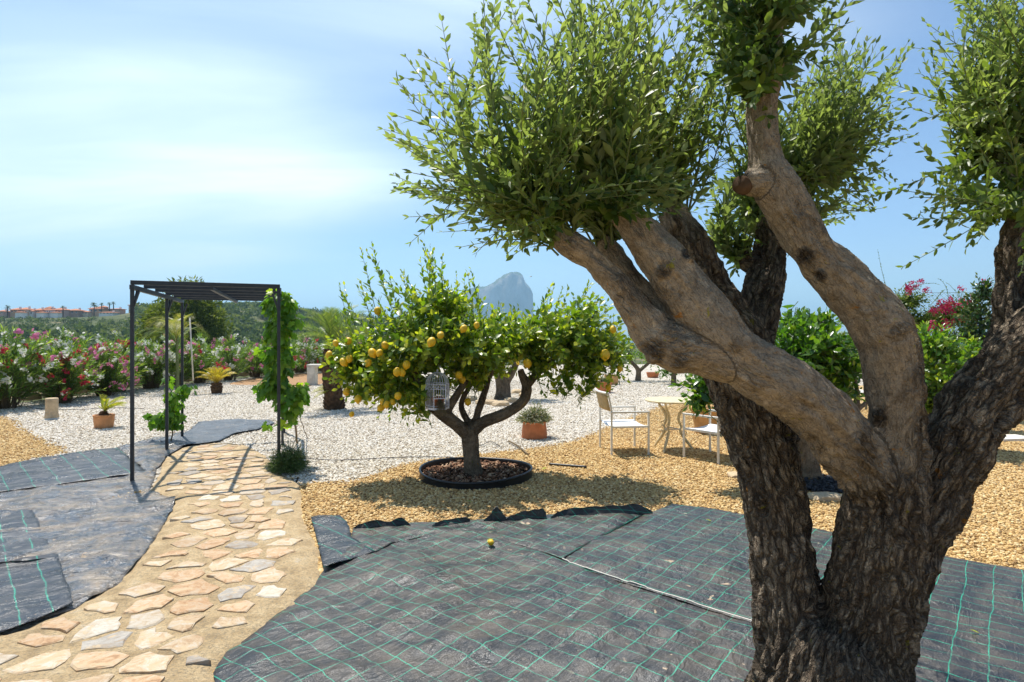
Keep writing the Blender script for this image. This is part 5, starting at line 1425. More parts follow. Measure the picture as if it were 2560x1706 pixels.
# ------------------------------------------------------------------ bougainvillea and chain-link fence
def bract_mesh(mat, n, petals, size, flat=False, seed=0):
    r_ = np.random.default_rng(seed); V = []; F = []; c = 0
    for _ in range(n):
        ctr = unit(r_.normal(0, 1, 3)) * r_.uniform(.3, 1) * np.array([1, 1, .7]); nrm = unit(ctr + r_.normal(0, .4, 3)); a = unit(np.cross(nrm, [.3, .5, .8])); b = np.cross(nrm, a)
        for k in range(petals):
            t = 2 * PI * k / petals; dr = a * math.cos(t) + b * math.sin(t); sd = a * -math.sin(t) + b * math.cos(t)
            V += [ctr, ctr + dr * size * .6 + sd * size * .38 + nrm * size * .15, ctr + dr * size + nrm * size * .05, ctr + dr * size * .6 - sd * size * .38 + nrm * size * .15]
            F += [(c, c + 1, c + 2), (c, c + 2, c + 3)]; c += 4
    return mesh_np('flower_cluster', np.array(V), np.array(F), mat)
BR = [bract_mesh(M['magenta_bract'], 12, 3, .5, seed=s) for s in range(3)]
def bougainvillea(base, ells, flowers, d, label, shoots, arches):
    root = thing('bougainvillea', base, label, 'shrub', 'bougainvilleas along the wire fence')
    simple_trunk(root, [[(*base, .03), (*(base + [.05, 0, .6]), .022), (*(base + [.02, .05, 1.3]), .012)]], M['lemon_bark'])
    lv, tw = Leaves(), Twigs(3)
    blob_leaves(lv, tw, ells, int(shoots * 1.7), 8, .085, .62, (.25, 1.0), .3, None, .35, .045)
    for pts in arches:
        q = [P(u, v, d) for u, v in pts]; shoot(lv, tw, q[0], q[1], q[2], .05, .05, .6, .1, .006, .002, .7, False, (.2, .9), .2, 8)
    tw.build(root, M['green_twig']); lv.build(root, M['boug_leaf'], T_LOW)
    for u, v in flowers:
        o = bpy.data.objects.new('flower_cluster', BR[rng.integers(3)]); C.objects.link(o); o.location = Vector(P(u, v, d - .3 + rng.normal(0, .12))); s = rng.uniform(.06, .11); o.scale = (s * 1.2, s, s); o.rotation_euler = tuple(rng.uniform(0, 6, 3)); put(o, root)
d = 11.5
bougainvillea(G(2070, 955), [EL(2060, 720, d, 50, 60, 50), EL(2100, 740, d, 60, 40, 50), EL(2090, 690, d, 50, 36, 40), EL(2070, 800, d, 50, 50, 40)],
              [(2095, 655), (2105, 662), (2085, 664), (2112, 650), (2130, 668), (2090, 672)], d, 'bougainvillea with long arching shoots beside the upright olive limb', 300, [[(2050, 700), (2030, 650), (2017, 575)], [(2080, 680), (2120, 640), (2160, 655)], [(2060, 680), (2090, 625), (2115, 660)], [(2140, 700), (2190, 640), (2150, 690)]])
bougainvillea(G(2190, 960), [EL(2150, 735, d, 70, 40, 50), EL(2180, 715, d, 50, 38, 40), EL(2220, 725, d, 45, 45, 40), EL(2170, 780, d, 50, 40, 40)],
              [(2160, 705), (2170, 698), (2182, 702), (2195, 700), (2205, 706), (2185, 690), (2210, 695), (2215, 735), (2222, 742), (2190, 740), (2150, 720), (2145, 712), (2172, 742), (2230, 690), (2212, 664), (2265, 655), (2200, 730), (2235, 745), (2178, 715), (2160, 760), (2140, 752)], d, 'bougainvillea in deep magenta bloom in front of the wire fence', 260, [[(2180, 700), (2180, 650), (2155, 640)], [(2220, 700), (2190, 660), (2175, 650)]])
def chain_link():
    a, b = P(1990, HZ, 12.6)[:2], P(2600, HZ, 11.4)[:2]; h0, h1 = .05, 2.45
    root = thing('chain_link_fence', (a[0], a[1], 0), 'chain-link fence on thin metal posts behind the bougainvilleas', 'fence')
    t = (b - a); ln = np.linalg.norm(t); t = t / ln
    for s in np.arange(0, ln + .1, 2.2):
        m = MB(); p = a + t * s; m.tube([(p[0], p[1], 0), (p[0], p[1], h1 + .05)], .022, 8); m.build('post', M['wire'], root, True)
    tw = Twigs(3); g = .07; s = -h1
    while s < ln + h1:
        for sg in (1, -1):
            s0, s1 = (s, s + (h1 - h0)) if sg > 0 else (s + (h1 - h0), s)
            z0, z1 = h0, h1; c0, c1 = s0, s1
            def clip(c0, z0, c1, z1):
                lo, hi = 0.0, 1.0; dc = c1 - c0
                for bound, sign in ((0, 1), (ln, -1)):
                    f0 = (c0 - bound) * sign; f1 = (c1 - bound) * sign
                    if f0 < 0 and f1 < 0: return None
                    if f0 < 0: lo = max(lo, f0 / (f0 - f1))
                    elif f1 < 0: hi = min(hi, f0 / (f0 - f1))
                return (lo, hi) if hi - lo > 1e-3 else None
            r = clip(c0, z0, c1, z1)
            if r:
                pts = [np.array([*(a + t * (c0 + (c1 - c0) * f)), z0 + (z1 - z0) * f]) + np.array([0, .002 * sg, 0]) for f in r]; tw.add(pts, .0022, .0022)
        s += g * 1.414
    tw.build(root, M['wire'], 'wire_mesh')
    m = MB(); m.tube([(*a, h1), (*b, h1)], .004, 5); m.build('top_wire', M['wire'], root)
chain_link()

# ================================================================== GARDEN FURNITURE
def chair(origin, front, label):
    """origin: seat centre on the ground; front: unit vector to the chair's front"""
    f = np.array([front[0], front[1], 0.0]); f /= np.linalg.norm(f); s = np.array([-f[1], f[0], 0.0]); o = np.array([origin[0], origin[1], 0.0]); z = np.array([0, 0, 1.0])
    root = thing('garden_armchair', o, label, 'chair', 'white metal armchairs at the round table')
    hd, hw, seat, arm, top, w = .25, .285, .385, .565, .82, .024
    for a in (1, -1):
        for b in (1, -1):
            base = o + f * hd * a + s * hw * b; h = arm if a > 0 else top
            tp = base + z * (h if a > 0 else arm)
            m = MB(); m.bar(base, tp, w, w, f); m.build('leg', M['white_metal'], root, bevel=.003)
    for b in (1, -1):
        m = MB(); m.bar(o - f * (hd + .012) + s * hw * b + z * (arm + .012), o + f * (hd + .015) + s * hw * b + z * (arm + .012), .032, .024); m.build('armrest', M['white_metal'], root, bevel=.004)
        m = MB(); m.bar(o - f * (hd - .013) + s * hw * b + z * seat, o + f * (hd - .013) + s * hw * b + z * seat, .02, .024); m.build('seat_rail', M['white_metal'], root)
        p0 = o - f * (hd - .0) + s * hw * b + z * (arm + .024); m = MB(); m.tube(spline(np.array([p0, p0 - f * .02 + z * .12, p0 - f * .05 + z * .25]), 6), .011, 8); m.build('back_post', M['white_metal'], root, True)
    # sagging seat sling
    V = []; F = []; n, k = 9, 9
    for i in range(n):
        for j in range(k):
            x = -1 + 2 * i / (n - 1); y = -1 + 2 * j / (k - 1)
            V.append(o + f * (hd - .01) * x + s * (hw - .008) * y + z * (seat + .014 - .035 * (1 - y * y) * (1 - .4 * x * x)))
    F = [(i * k + j, (i + 1) * k + j, (i + 1) * k + j + 1, i * k + j + 1) for i in range(n - 1) for j in range(k - 1)]
    m = MB(); m.add(V, F); sl = m.build('seat', M['mesh_fabric'], root, True); q = sl.modifiers.new('t', 'SOLIDIFY'); q.thickness = .004
    V = []
    for i in range(7):
        for j in range(9):
            zz = i / 6; y = -1 + 2 * j / 8
            V.append(o - f * (hd + .05 * zz + .012 + .03 * (1 - y * y)) + s * (hw - .004) * y + z * (arm + .03 + .22 * zz))
    F = [(i * 9 + j, i * 9 + j + 1, (i + 1) * 9 + j + 1, (i + 1) * 9 + j) for i in range(6) for j in range(8)]
    m = MB(); m.add(V, F); sl = m.build('backrest', M['back_fabric'], root, True); q = sl.modifiers.new('t', 'SOLIDIFY'); q.thickness = .005
    pts = spline(np.array([o - f * (hd + .062 + .03 * (1 - y * y)) + s * hw * y + z * (arm + .262) for y in np.linspace(-1, 1, 7)]), 4)
    m = MB(); m.tube(pts, .017, 8); m.build('top_rail', M['white_metal'], root, True)
chair((1.515, 8.11), (1, .12), 'white metal armchair with sling seat standing left of the round table')
chair((2.59, 7.66), (-.61, .79), 'white metal armchair half hidden by the olive trunk, beside the round table')
def table():
    c = np.array([2.20, 8.22, 0]); zt = .69
    root = thing('round_table', c, 'small round cream garden table on three ornate cast-iron legs', 'table')
    m = MB(); m.lathe([(.02, -.012), (.345, -.012), (.362, -.006), (.366, .004), (.362, .012), (.345, .008), (.02, .010)], c + [0, 0, zt], 40); m.build('table_top', M['cream_iron'], root, True)
    for i, (x, y) in enumerate([(2.01, 7.96), (2.016, 8.456), (2.47, 8.25)]):
        e = np.array([x, y, 0]) - c; e = e / np.linalg.norm(e)
        pr = [(.24, zt - .015), (.20, .60), (.11, .50), (.10, .40), (.13, .33), (.12, .26), (.17, .18), (.24, .09), (.31, .0)]
        q = spline(np.array([(c[0] + e[0] * r, c[1] + e[1] * r, z) for r, z in pr]), 5); rad = .013 + .008 * np.abs(np.sin(np.linspace(0, PI * 2, len(q))))
        m = MB(); m.tube(q, rad, 8); leg = m.build('leg', M['cream_iron'], root, True)
        m = MB()
        for r, z, s in [(.16, .29, .035), (.19, .23, .028), (.15, .54, .03), (.155, .36, .026)]:
            ctr = np.array([c[0] + e[0] * r, c[1] + e[1] * r, z])
            m.tube([ctr + e * s * math.cos(a) + np.array([0, 0, s * math.sin(a)]) for a in np.linspace(0, 1.7 * PI, 14)], .006, 6)
        m.build('scroll', M['cream_iron'], leg, True)
    m = MB()
    for a in range(3):
        t0, t1 = R(90 + 120 * a), R(210 + 120 * a); m.bar(c + [.12 * math.cos(t0), .12 * math.sin(t0), .3], c + [.12 * math.cos(t1), .12 * math.sin(t1), .3], .018, .012)
    m.build('stretcher', M['pale_stone'], root)
table()

# ================================================================== POTS AND POT PLANTS
def pot(base, r, h, mat, label, ribs=0, rim=.12, taper=.86, group='plant pots standing on the gravel', flare=False):
    root = thing('plant_pot', base, label, 'pot', group); n = 40; m = MB(); pr = []
    ks = 14
    for i in range(ks + 1):
        t = i / ks; rr = r * (taper + (1 - taper) * t) if not flare else r * (1.12 - .12 * t)
        rr *= 1 + .03 * math.sin(PI * t)
        if ribs: rr += .004 * (i % 2)
        pr.append((rr, h * (1 - rim) * t))
    pr += [(r * 1.04, h * (1 - rim)), (r * 1.06, h * .96), (r * 1.04, h), (r * .94, h), (r * .92, h * .9)]
    m.lathe(pr, base, n, False); m.add([], []); m.build('pot_body', mat, root, True)
    m = MB(); m.lathe([(r * .93, h * .9), (r * .5, h * .93), (.01, h * .94)], base, 24, False); m.build('soil', M['soil'], root, True)
    return root
def frond(mat, L, w, n, arch, droop, tmpl_w=.05, tint=(.2, .9), vee=.5, width_fn=None):
    """one pinnate frond along +X rising and arching; mesh in local space"""
    lv = Leaves(); pts = []
    for i in range(n + 1):
        t = i / n; x = L * t * (1 - .12 * t); z = L * (arch * t - droop * t * t); pts.append(np.array([x, 0, z]))
    pts = np.array(pts)
    for i in range(2, n + 1):
        t = i / n; tg = unit(pts[i] - pts[i - 1]); up = np.array([-tg[2], 0, tg[0]])
        ll = w * (math.sin(PI * min(1, .12 + t * .86)) ** .6) * rng.uniform(.9, 1.1)
        for s in (1, -1):
            d = np.array([0, s, 0]) * .8 + tg * .65 + up * vee
            lv.add(pts[i], d, up + np.array([0, -s * vee, 0]), ll, ll * tmpl_w * 2 + .006, np.clip(rng.uniform(*tint), 0, 1))
    V, F = tube(pts, np.linspace(.012, .003, len(pts)) * min(1, L), 5, False)
    p = lv.mesh('frond', mat, T_LOW); a = np.zeros(len(p.vertices) * 3, np.float32); p.vertices.foreach_get('co', a); fa = np.array([tuple(q.vertices) for q in p.polygons])
    nv = len(V); tri = [(f[0], f[1], f[2]) for f in F] + [(f[0], f[2], f[3]) for f in F if len(f) == 4]
    tn = np.zeros(len(p.vertices)); p.attributes['tint'].data.foreach_get('value', tn.astype(np.float32)) if False else None
    tt = np.repeat(np.array(lv.t), len(T_LOW[0]))
    me = mesh_np('frond', np.concatenate([V, a.reshape(-1, 3)]), np.concatenate([np.array(tri), fa + nv]), mat, False, {'tint': np.concatenate([np.full(nv, .7), tt])})
    bpy.data.meshes.remove(p); return me
def fronds(root, top, meshes, count, tilt, size=(.85, 1.1), spin0=0.0, arc=2 * PI):
    for i in range(count):
        o = bpy.data.objects.new('frond', meshes[i % len(meshes)]); C.objects.link(o); f = rng.uniform()
        s = rng.uniform(*size); o.scale = (s, s, s); o.location = Vector(top + np.array([0, 0, rng.uniform(-.02, .02)]))
        o.rotation_euler = Euler((0, -rng.uniform(*tilt), spin0 + arc * (i + rng.uniform(-.3, .3)) / count), 'XYZ'); put(o, root)
def scaly_trunk(root, base, pts, rows, mat=None):
    """short palm trunk with leaf-base scales"""
    q = spline(np.array(pts), 5); m = MB(); m.tube(q[:, :3], q[:, 3], 14)
    tr = m.build('trunk', mat or M['palm_bark'], root, True); m = MB()
    for i in range(rows):
        t = i / rows * (len(q) - 1); k = int(t); p = q[min(k, len(q) - 1)]
        for a in np.arange(9) * 2 * PI / 9 + i * .35:
            dr = np.array([math.cos(a), math.sin(a), 0]); c = p[:3] + dr * p[3] * .92
            sd = np.array([-dr[1], dr[0], 0]); s = p[3] * .42
            m.add([c - sd * s * .6, c + sd * s * .6, c + dr * s * .55 + sd * s * .35 + np.array([0, 0, s * 1.1]), c + dr * s * .55 - sd * s * .35 + np.array([0, 0, s * 1.1]), c + np.array([0, 0, s * 1.0])], [(0, 1, 2, 3), (3, 2, 4), (1, 4, 2), (0, 3, 4)])
    m.build('leaf_bases', mat or M['palm_bark'], tr)['kind'] = 'stuff'
    return tr
# potted young sago palm
b = G(239, 984); r = .155
pot(b, r, .23, M['terracotta_pale'], 'squat terracotta pot holding a small yellow-green sago palm')
rt = thing('sago_palm', b + [0, 0, .21], 'small sago palm with few upright fronds in the squat pot', 'palm', 'sago palms')
scaly_trunk(rt, b, [(b[0], b[1], .19, .07), (b[0] - .01, b[1], .24, .06), (b[0], b[1], .29, .035)], 5)
fm = [frond(M['sago_leaf'], .40, .11, 18, .75, .45, .06, (.4, 1)) for _ in range(3)]
fronds(rt, b + [0, 0, .28], fm, 8, (-.15, .45), (.8, 1.05), -1.2, 2.8)
fronds(rt, b + [0, 0, .28], fm, 2, (.6, .9), (.7, .9), 2.0, 1.2)
# sago palm planted in the gravel
b = G(498, 905); rt = thing('sago_palm', b, 'yellowing sago palm with a stubby trunk planted in the white gravel', 'palm', 'sago palms')
scaly_trunk(rt, b, [(b[0], b[1], 0, .12), (b[0], b[1], .15, .14), (b[0], b[1], .30, .10)], 7)
fm = [frond(M['sago_yellow'], .62, .13, 22, .75, .45, .045, (.2, 1)) for _ in range(4)]
fronds(rt, b + [0, 0, .29], fm, 22, (-.1, .75), (.75, 1.05))
# large dark-trunked palm behind the lemon tree
b = G(766, 941); d = b[1]; rt = thing('palm_tree', b, 'stout palm with a dark shaggy trunk behind the lemon foliage', 'palm')
k = d / FD
scaly_trunk(rt, b, [(b[0] + .02, b[1], 0, .21), (b[0], b[1], .3, .19), (b[0] - .04, b[1], .75, .19), (b[0] - .03, b[1], 1.15, .17), (b[0], b[1], 1.4, .12)], 16)
fm = [frond(M['palm_leaf'], 1.05, .26, 30, .85, .5, .03, (.2, 1), .35) for _ in range(4)]
fronds(rt, b + [0, 0, 1.38], fm, 26, (-.3, .65), (.75, 1.1))
fm = [frond(M['palm_yellow'], .55, .16, 18, .5, .6, .04, (.2, 1), .3) for _ in range(2)]
fronds(rt, b + [0, 0, .32], fm, 7, (-.1, .5), (.7, 1.0), 2.4, 2.2)
# yellowing feather palm in the hedge
b = np.array([-9.2, 16.4, 0]); rt = thing('feather_palm', b, 'slender feather palm with drooping yellow fronds tied to a pale stake', 'palm')
m = MB(); m.tube(spline(np.array([b, b + [.02, 0, .5], b + [0, 0, 1.1], b + [.02, 0, 1.55]]), 5), np.linspace(.05, .03, 16), 8); m.build('trunk', M['green_twig'], rt, True)
fm = [frond(M['palm_yellow'], 1.25, .34, 34, 1.35, 1.25, .014, (.1, 1), .1) for _ in range(4)]
fronds(rt, b + [0, 0, 1.45], fm, 9, (.05, .55), (.7, 1.0), 2.2, 4.4)
fm = [frond(M['palm_leaf'], 1.3, .34, 34, 1.0, 1.2, .014, (.4, 1), .1) for _ in range(3)]
fronds(rt, b + [0, 0, 1.3], fm, 6, (.05, .4), (.8, 1.1), 1.4, 3.6)
m = MB(); m.tube([P(444, 875, 16.2), P(436, 730, 16.2)], .02, 8); tag(m.build('garden_stake', M['pale_stone'], None, True), 'pale wooden stake standing beside the drooping yellow palm', 'stake')
# terracotta pot with succulents
b = G(1228, 1007); d = b[1]; k = d / FD
pot(b, 26 * k, 40 * k, M['terracotta'], 'ribbed terracotta pot in the white gravel with grey-green succulents', 1, .1, .9, flare=True)
def mound(base, c, rx, rz, n, L, mat, label, name='succulent_plant', cat='plant', ratio=.45, tint=(0, 1), tmpl=T_LOW, gap=.02, group=None):
    rt = thing(name, base, label, cat, group); lv, tw = Leaves(), Twigs(3)
    for _ in range(n):
        v = unit(rng.normal(0, 1, 3) * np.array([1, 1, .8])); v[2] = abs(v[2]) * rng.uniform(.3, 1); t = c + v * np.array([rx, rx, rz]) * rng.uniform(.6, 1.05)
        o = c + np.array([rng.normal(0, rx * .2), rng.normal(0, rx * .2), 0])
        shoot(lv, tw, o, (o + t) / 2 + np.array([0, 0, rz * .15]), t, gap, L, ratio, .35, .004, .002, .8, False, tint, .1, 5)
    tw.build(rt, M['green_twig']); lv.build(rt, mat, tmpl); return rt
mound(b + [0, 0, 38 * k], b + np.array([0, 0, 38 * k]), 44 * k, 50 * k, 420, .062, M['succulent'], 'grey-green succulent cushion overflowing the ribbed terracotta pot')
b = G(1387, 903); k = b[1] / FD
pot(b, 18 * k, 26 * k, M['terracotta'], 'terracotta pot under the drooping lemon twigs, farther from the chair', 0, .14, .85)
mound(b + [0, 0, 24 * k], b + np.array([0, 0, 24 * k]), 16 * k, 26 * k, 70, .06, M['succulent'], 'pale twiggy plant in the far terracotta pot')
b = G(1405, 884); k = b[1] / FD
pot(b, 16 * k, 22 * k, M['tan_clay'], 'tan clay pot at the back of the gravel, between citrus trees', 0, .14, .9)
b = G(1500, 868); k = b[1] / FD
pot(b, 14 * k, 12 * k, M['terracotta'], 'shallow terracotta bowl far back beside the slim citrus trunk', 0, .2, .8)
# fluted tan planter behind the chairs
b = G(1622, 997); k = b[1] / FD
def fluted(b, r, h):
    root = thing('fluted_planter', b, 'fluted tan clay planter behind the chairs beside the olive trunk', 'pot', 'plant pots standing on the gravel')
    n = 72; V = []; F = []; prof = [(.72, 0), (.78, .05), (.74, .12), (.80, .4), (.95, .75), (1.0, .86), (1.08, .9), (1.08, 1.0), (.95, 1.0), (.9, .9)]
    for pr, z in prof:
        for i in range(n):
            a = 2 * PI * i / n; rr = r * pr * (1 + (.03 * math.cos(a * 24) if .1 < z < .88 else 0)); V.append((b[0] + rr * math.cos(a), b[1] + rr * math.sin(a), z * h))
    for j in range(len(prof) - 1):
        for i in range(n): F.append((j * n + i, j * n + (i + 1) % n, (j + 1) * n + (i + 1) % n, (j + 1) * n + i))
    m = MB(); m.add(V, F); m.build('pot_body', M['tan_clay'], root, True)
    m = MB(); m.lathe([(r * .92, h * .9), (.01, h * .92)], b, 24, False); m.build('soil', M['soil'], root)
fluted(b, .23, .44)

# rosemary at the path edge
b = G(662, 1088); k = b[1] / FD
rt = mound(b, b + np.array([0, 0, .03]), 50 * k, 84 * k, 700, .042, M['rosemary'], 'round dark green rosemary bush at the path edge under the vine', 'rosemary_bush', 'bush', .24, (0, .9), T_LOW, .012)

# limestone bollard lights and bench
def bollard(b, w, h, label):
    root = thing('stone_bollard', b, label, 'bollard')
    m = MB(); m.lathe([(w * .52, 0), (w * .54, .03), (w * .5, .09), (w * .46, .11), (w * .455, h * .5), (w * .47, h * .93), (w * .46, h * .97), (w * .42, h)], b, 28); m.build('shaft', M['limestone'], root, True)
    m = MB()
    for z in (.10, .13): m.lathe([(w * .47, z - .006), (w * .50, z), (w * .47, z + .006)], b, 28, False)
    m.build('moulding', M['limestone'], root, True)
    m = MB(); m.lathe([(w * .62, -.02), (w * .6, .02), (w * .52, .035)], b, 24); m.build('footing', M['pale_stone'], root, True)
bollard(G(119, 964), .22, .40, 'short limestone bollard in white gravel in front of the oleanders')
b = G(718, 885)
rt = thing('stone_bench', b, 'pale stone bench far back between the tall vine and the palm', 'bench')
for x in (0, 1.0):
    m = MB(); m.box(b + np.array([x, .0, .29]), (.24, .34, .58)); m.build('bench_leg', M['pale_stone'], rt, bevel=.01)
m = MB(); m.box(b + np.array([.5, 0, .62]), (1.25, .36, .07)); m.build('bench_slab', M['pale_stone'], rt, bevel=.012)

# ================================================================== OLEANDER HEDGE AND LOW WALL
FL = {c: [bract_mesh(M[c + '_petal'], 11, 5, .34, seed=s + 10) for s in range(3)] for c in ('white', 'pink', 'red')}
def oleander(base, h, r, cols, label, shoots, nfl):
    root = thing('oleander_shrub', base, label, 'shrub', 'oleander shrubs in the flowering hedge')
    lv, tw = Leaves(), Twigs(4); tips = []
    for _ in range(shoots):
        a = rng.uniform(0, 2 * PI); f = rng.uniform() ** .6; ht = h * rng.uniform(.30, 1.06) * (1 - .30 * f * f)
        t = base + np.array([r * f * math.cos(a), r * f * math.sin(a), ht])
        o = base + np.array([r * .25 * math.cos(a) * rng.uniform(), r * .25 * math.sin(a) * rng.uniform(), .02])
        c = o + (t - o) * .5 + np.array([-.12 * math.cos(a) * r, -.12 * math.sin(a) * r, .25 * ht])
        tw.add(bez(o, c, t, 6), .009, .003)
        ln = np.linalg.norm(t - o)
        s0 = max(.25, 1 - .75 / ln); n = int((1 - s0) * ln / .05)
        for i in range(n + 1):
            s = s0 + (1 - s0) * i / n; q = (1 - s) ** 2 * o + 2 * s * (1 - s) * c + s * s * t; tg = unit(2 * (1 - s) * (c - o) + 2 * s * (t - c))
            x = unit(cr(tg, (.3, .2, 1.0))); y = cr(tg, x); ph = rng.uniform(0, 6.28)
            for j in range(3):
                sd = x * math.cos(ph + j * 2.094) + y * math.sin(ph + j * 2.094); an = rng.uniform(.45, .95) * (.6 if i == n else 1)
                l = rng.uniform(.11, .185)
                lv.add(q, tg * math.cos(an) + sd * math.sin(an), tg - sd * .3 + rng.normal(0, .25, 3), l, l * .17, np.clip(rng.uniform(.05, .8) + .3 * (s > .85) * rng.uniform(), 0, 1))
        tips.append((t, tg))
    tw.build(root, M['twig']); lv.build(root, M['oleander_leaf'], T_LOW)
    cam_ = np.array([0, 0, EYE]); tips.sort(key=lambda q: np.linalg.norm(q[0] - cam_) - .6 * q[0][2] + rng.uniform(0, .9))
    for t, tg in tips[:nfl]:
        c = cols[rng.choice(len(cols))] if rng.uniform() > .28 else ('white', 'pink')[rng.integers(2)]; o = bpy.data.objects.new('flower_cluster', FL[c][rng.integers(3)]); C.objects.link(o)
        o.location = Vector(t + tg * .05 + np.array([0, -.04, -.02])); s = rng.uniform(.085, .15); o.scale = (s, s, s * .8); o.rotation_euler = tuple(rng.uniform(0, 6, 3)); put(o, root)
hline = spline(HEDGE[1:11], 20); seg = np.concatenate([[0], np.cumsum(np.linalg.norm(np.diff(hline, axis=0), axis=1))])
def along(s): return np.array([np.interp(s, seg, hline[:, 0]), np.interp(s, seg, hline[:, 1]), 0])
ol = [  # arc position, offset, height, radius, colours, label
    (2.2, 0.0, 1.75, .85, ['white'], 'white oleander at the near end of the hedge, cut by the picture edge'),
    (3.6, 0.1, 1.70, .85, ['white', 'white', 'red'], 'oleander with white blossom above red, nearest in the hedge'),
    (4.6, 0.55, 1.25, .65, ['red', 'red', 'white'], 'low oleander with deep red clusters close to the gravel edge'),
    (5.3, -.1, 1.62, .85, ['white', 'white', 'pink'], 'tall white oleander with a touch of pink behind the bollard'),
    (6.2, .30, 1.30, .75, ['pink', 'pink', 'red'], 'pink oleander leaning towards the bollard, one cluster on the gravel'),
    (7.3, -.05, 1.52, .8, ['white', 'white', 'red'], 'oleander mixing red and white clusters beyond the bollard'),
    (8.3, .15, 1.45, .8, ['white'], 'all white oleander with bare lower stems above the gravel'),
    (9.3, .0, 1.55, .8, ['white', 'pink'], 'oleander with pink spikes behind the near pergola post'),
    (10.3, .05, 1.50, .8, ['red', 'white', 'white'], 'red and white oleander between the near and middle pergola posts'),
    (11.6, .0, 1.50, .85, ['white', 'pink'], 'white and pink oleander at the foot of the feather palm'),
    (13.0, .0, 1.50, .9, ['pink', 'white'], 'pink oleander seen through the far pergola posts'),
    (14.4, .05, 1.55, .9, ['pink', 'white', 'red'], 'oleander with long pink sprays behind the yellow sago palm'),
    (15.7, .0, 1.55, .9, ['white', 'white', 'red'], 'white oleander with single red cluster beyond the sago palm'),
    (17.0, .0, 1.50, .9, ['white'], 'dense white oleander just before the tall vine'),
    (18.4, .0, 1.55, .9, ['pink', 'white'], 'pink oleander behind the tall vine'),
    (19.8, .0, 1.55, .9, ['pink', 'pink', 'white'], 'mostly pink oleander between the tall vine and the palm trunk'),
    (21.2, .0, 1.5, .9, ['white', 'pink'], 'distant oleander with pale pink blossom behind the palm trunk'),
    (22.8, .0, 1.5, .95, ['pink'], 'distant pink oleander hidden behind the lemon foliage'),
]
for s, off, h, r, cols, lab_ in ol:
    r = r * 1.12; p = along(s + 1.2); q = along(s + 1.3); t = unit(q - p); p = p + np.array([t[1], -t[0], 0]) * off
    oleander(p, h, r, cols, lab_, 125 if p[1] < 19 else 80, 46 if p[1] < 19 else 30)
# drooping flower head lying on the gravel
def low_wall():
    root = thing('stone_wall', along(6) + [-.9, 0, 0], 'low dry-stone wall of tan rubble at the foot of the oleanders', 'wall')
    for s in np.arange(6.0, 22.0, .30):
        p = along(s); t = unit(along(s + .1) - p); nrm = np.array([-t[1], t[0], 0])
        for row in range(2):
            o = bpy.data.objects.new('stone', ROCK[rng.integers(4)]); C.objects.link(o)
            o.location = Vector(p + nrm * .55 + t * rng.normal(0, .04) + t * .15 * row + np.array([0, 0, .10 + row * .19])); o.scale = (.17 * rng.uniform(.8, 1.2), .13, .11 * rng.uniform(.8, 1.1)); o.rotation_euler = (rng.normal(0, .1), rng.normal(0, .1), math.atan2(t[1], t[0]) + rng.normal(0, .1)); put(o, root)
low_wall()

# ================================================================== TREES BEYOND THE GARDEN
def clump_tree(lv, c, rad, n, L, tint0, width=.55, flat=.8):
    v = unit(rng.normal(0, 1, (n, 3))); k = rng.uniform(.55, 1.0, (n, 1)); p = c + v * rad * k
    lv.addn(p, v + rng.normal(0, .5, (n, 3)), v + rng.normal(0, .5, (n, 3)) + np.array([0, 0, .4]), L * rng.uniform(.6, 1.3, n), L * width * rng.uniform(.7, 1.2, n), np.clip(tint0 + rng.normal(0, .18, n) + .12 * v[:, 2], 0, 1))
def pine(base, h, clumps, label, L, n):
    root = thing('pine_tree', base, label, 'tree'); lv = Leaves()
    m = MB(); q = spline(np.array([(*base, .28), (*(base + [.2, 0, h * .3]), .22), (*(base + [.1, 0, h * .6]), .15), (*(base + [0, 0, h * .95]), .04)]), 5); m.tube(q[:, :3], q[:, 3], 9); m.build('trunk', M['twig'], root, True)
    for c, r in clumps:
        for _ in range(int(n * (r[0] * r[2]) / 1.0)):
            v = unit(rng.normal(0, 1, 3)) * rng.uniform(.3, 1) ** .4; cc = c + v * r
            clump_tree(lv, cc, np.array([.42, .42, .30]), 30, L, np.clip(.38 + .25 * v[2] + rng.normal(0, .1), 0, 1), .28)
    cr_ = lv.build(root, M['pine_leaf'], T_LOW, 0, 'crown')
    return root
d = 45; b = P(430, HZ, d); b[2] = float(terrain_h(np.array([b[0]]), np.array([b[1]]))[0])
EP = lambda u, v, rx, rz: (P(u, v, d), np.array([rx * d / FD, rx * d / FD, rz * d / FD]))
pine(b, P(430, 650, d)[2] - b[2], [EP(425, 735, 78, 50), EP(375, 755, 50, 42), EP(480, 752, 46, 40), EP(430, 785, 95, 30), EP(432, 660, 34, 16), EP(440, 690, 60, 30), EP(350, 780, 30, 26)],
     'large rounded dark pine behind the pergola, its top above the slats', .40, 26)

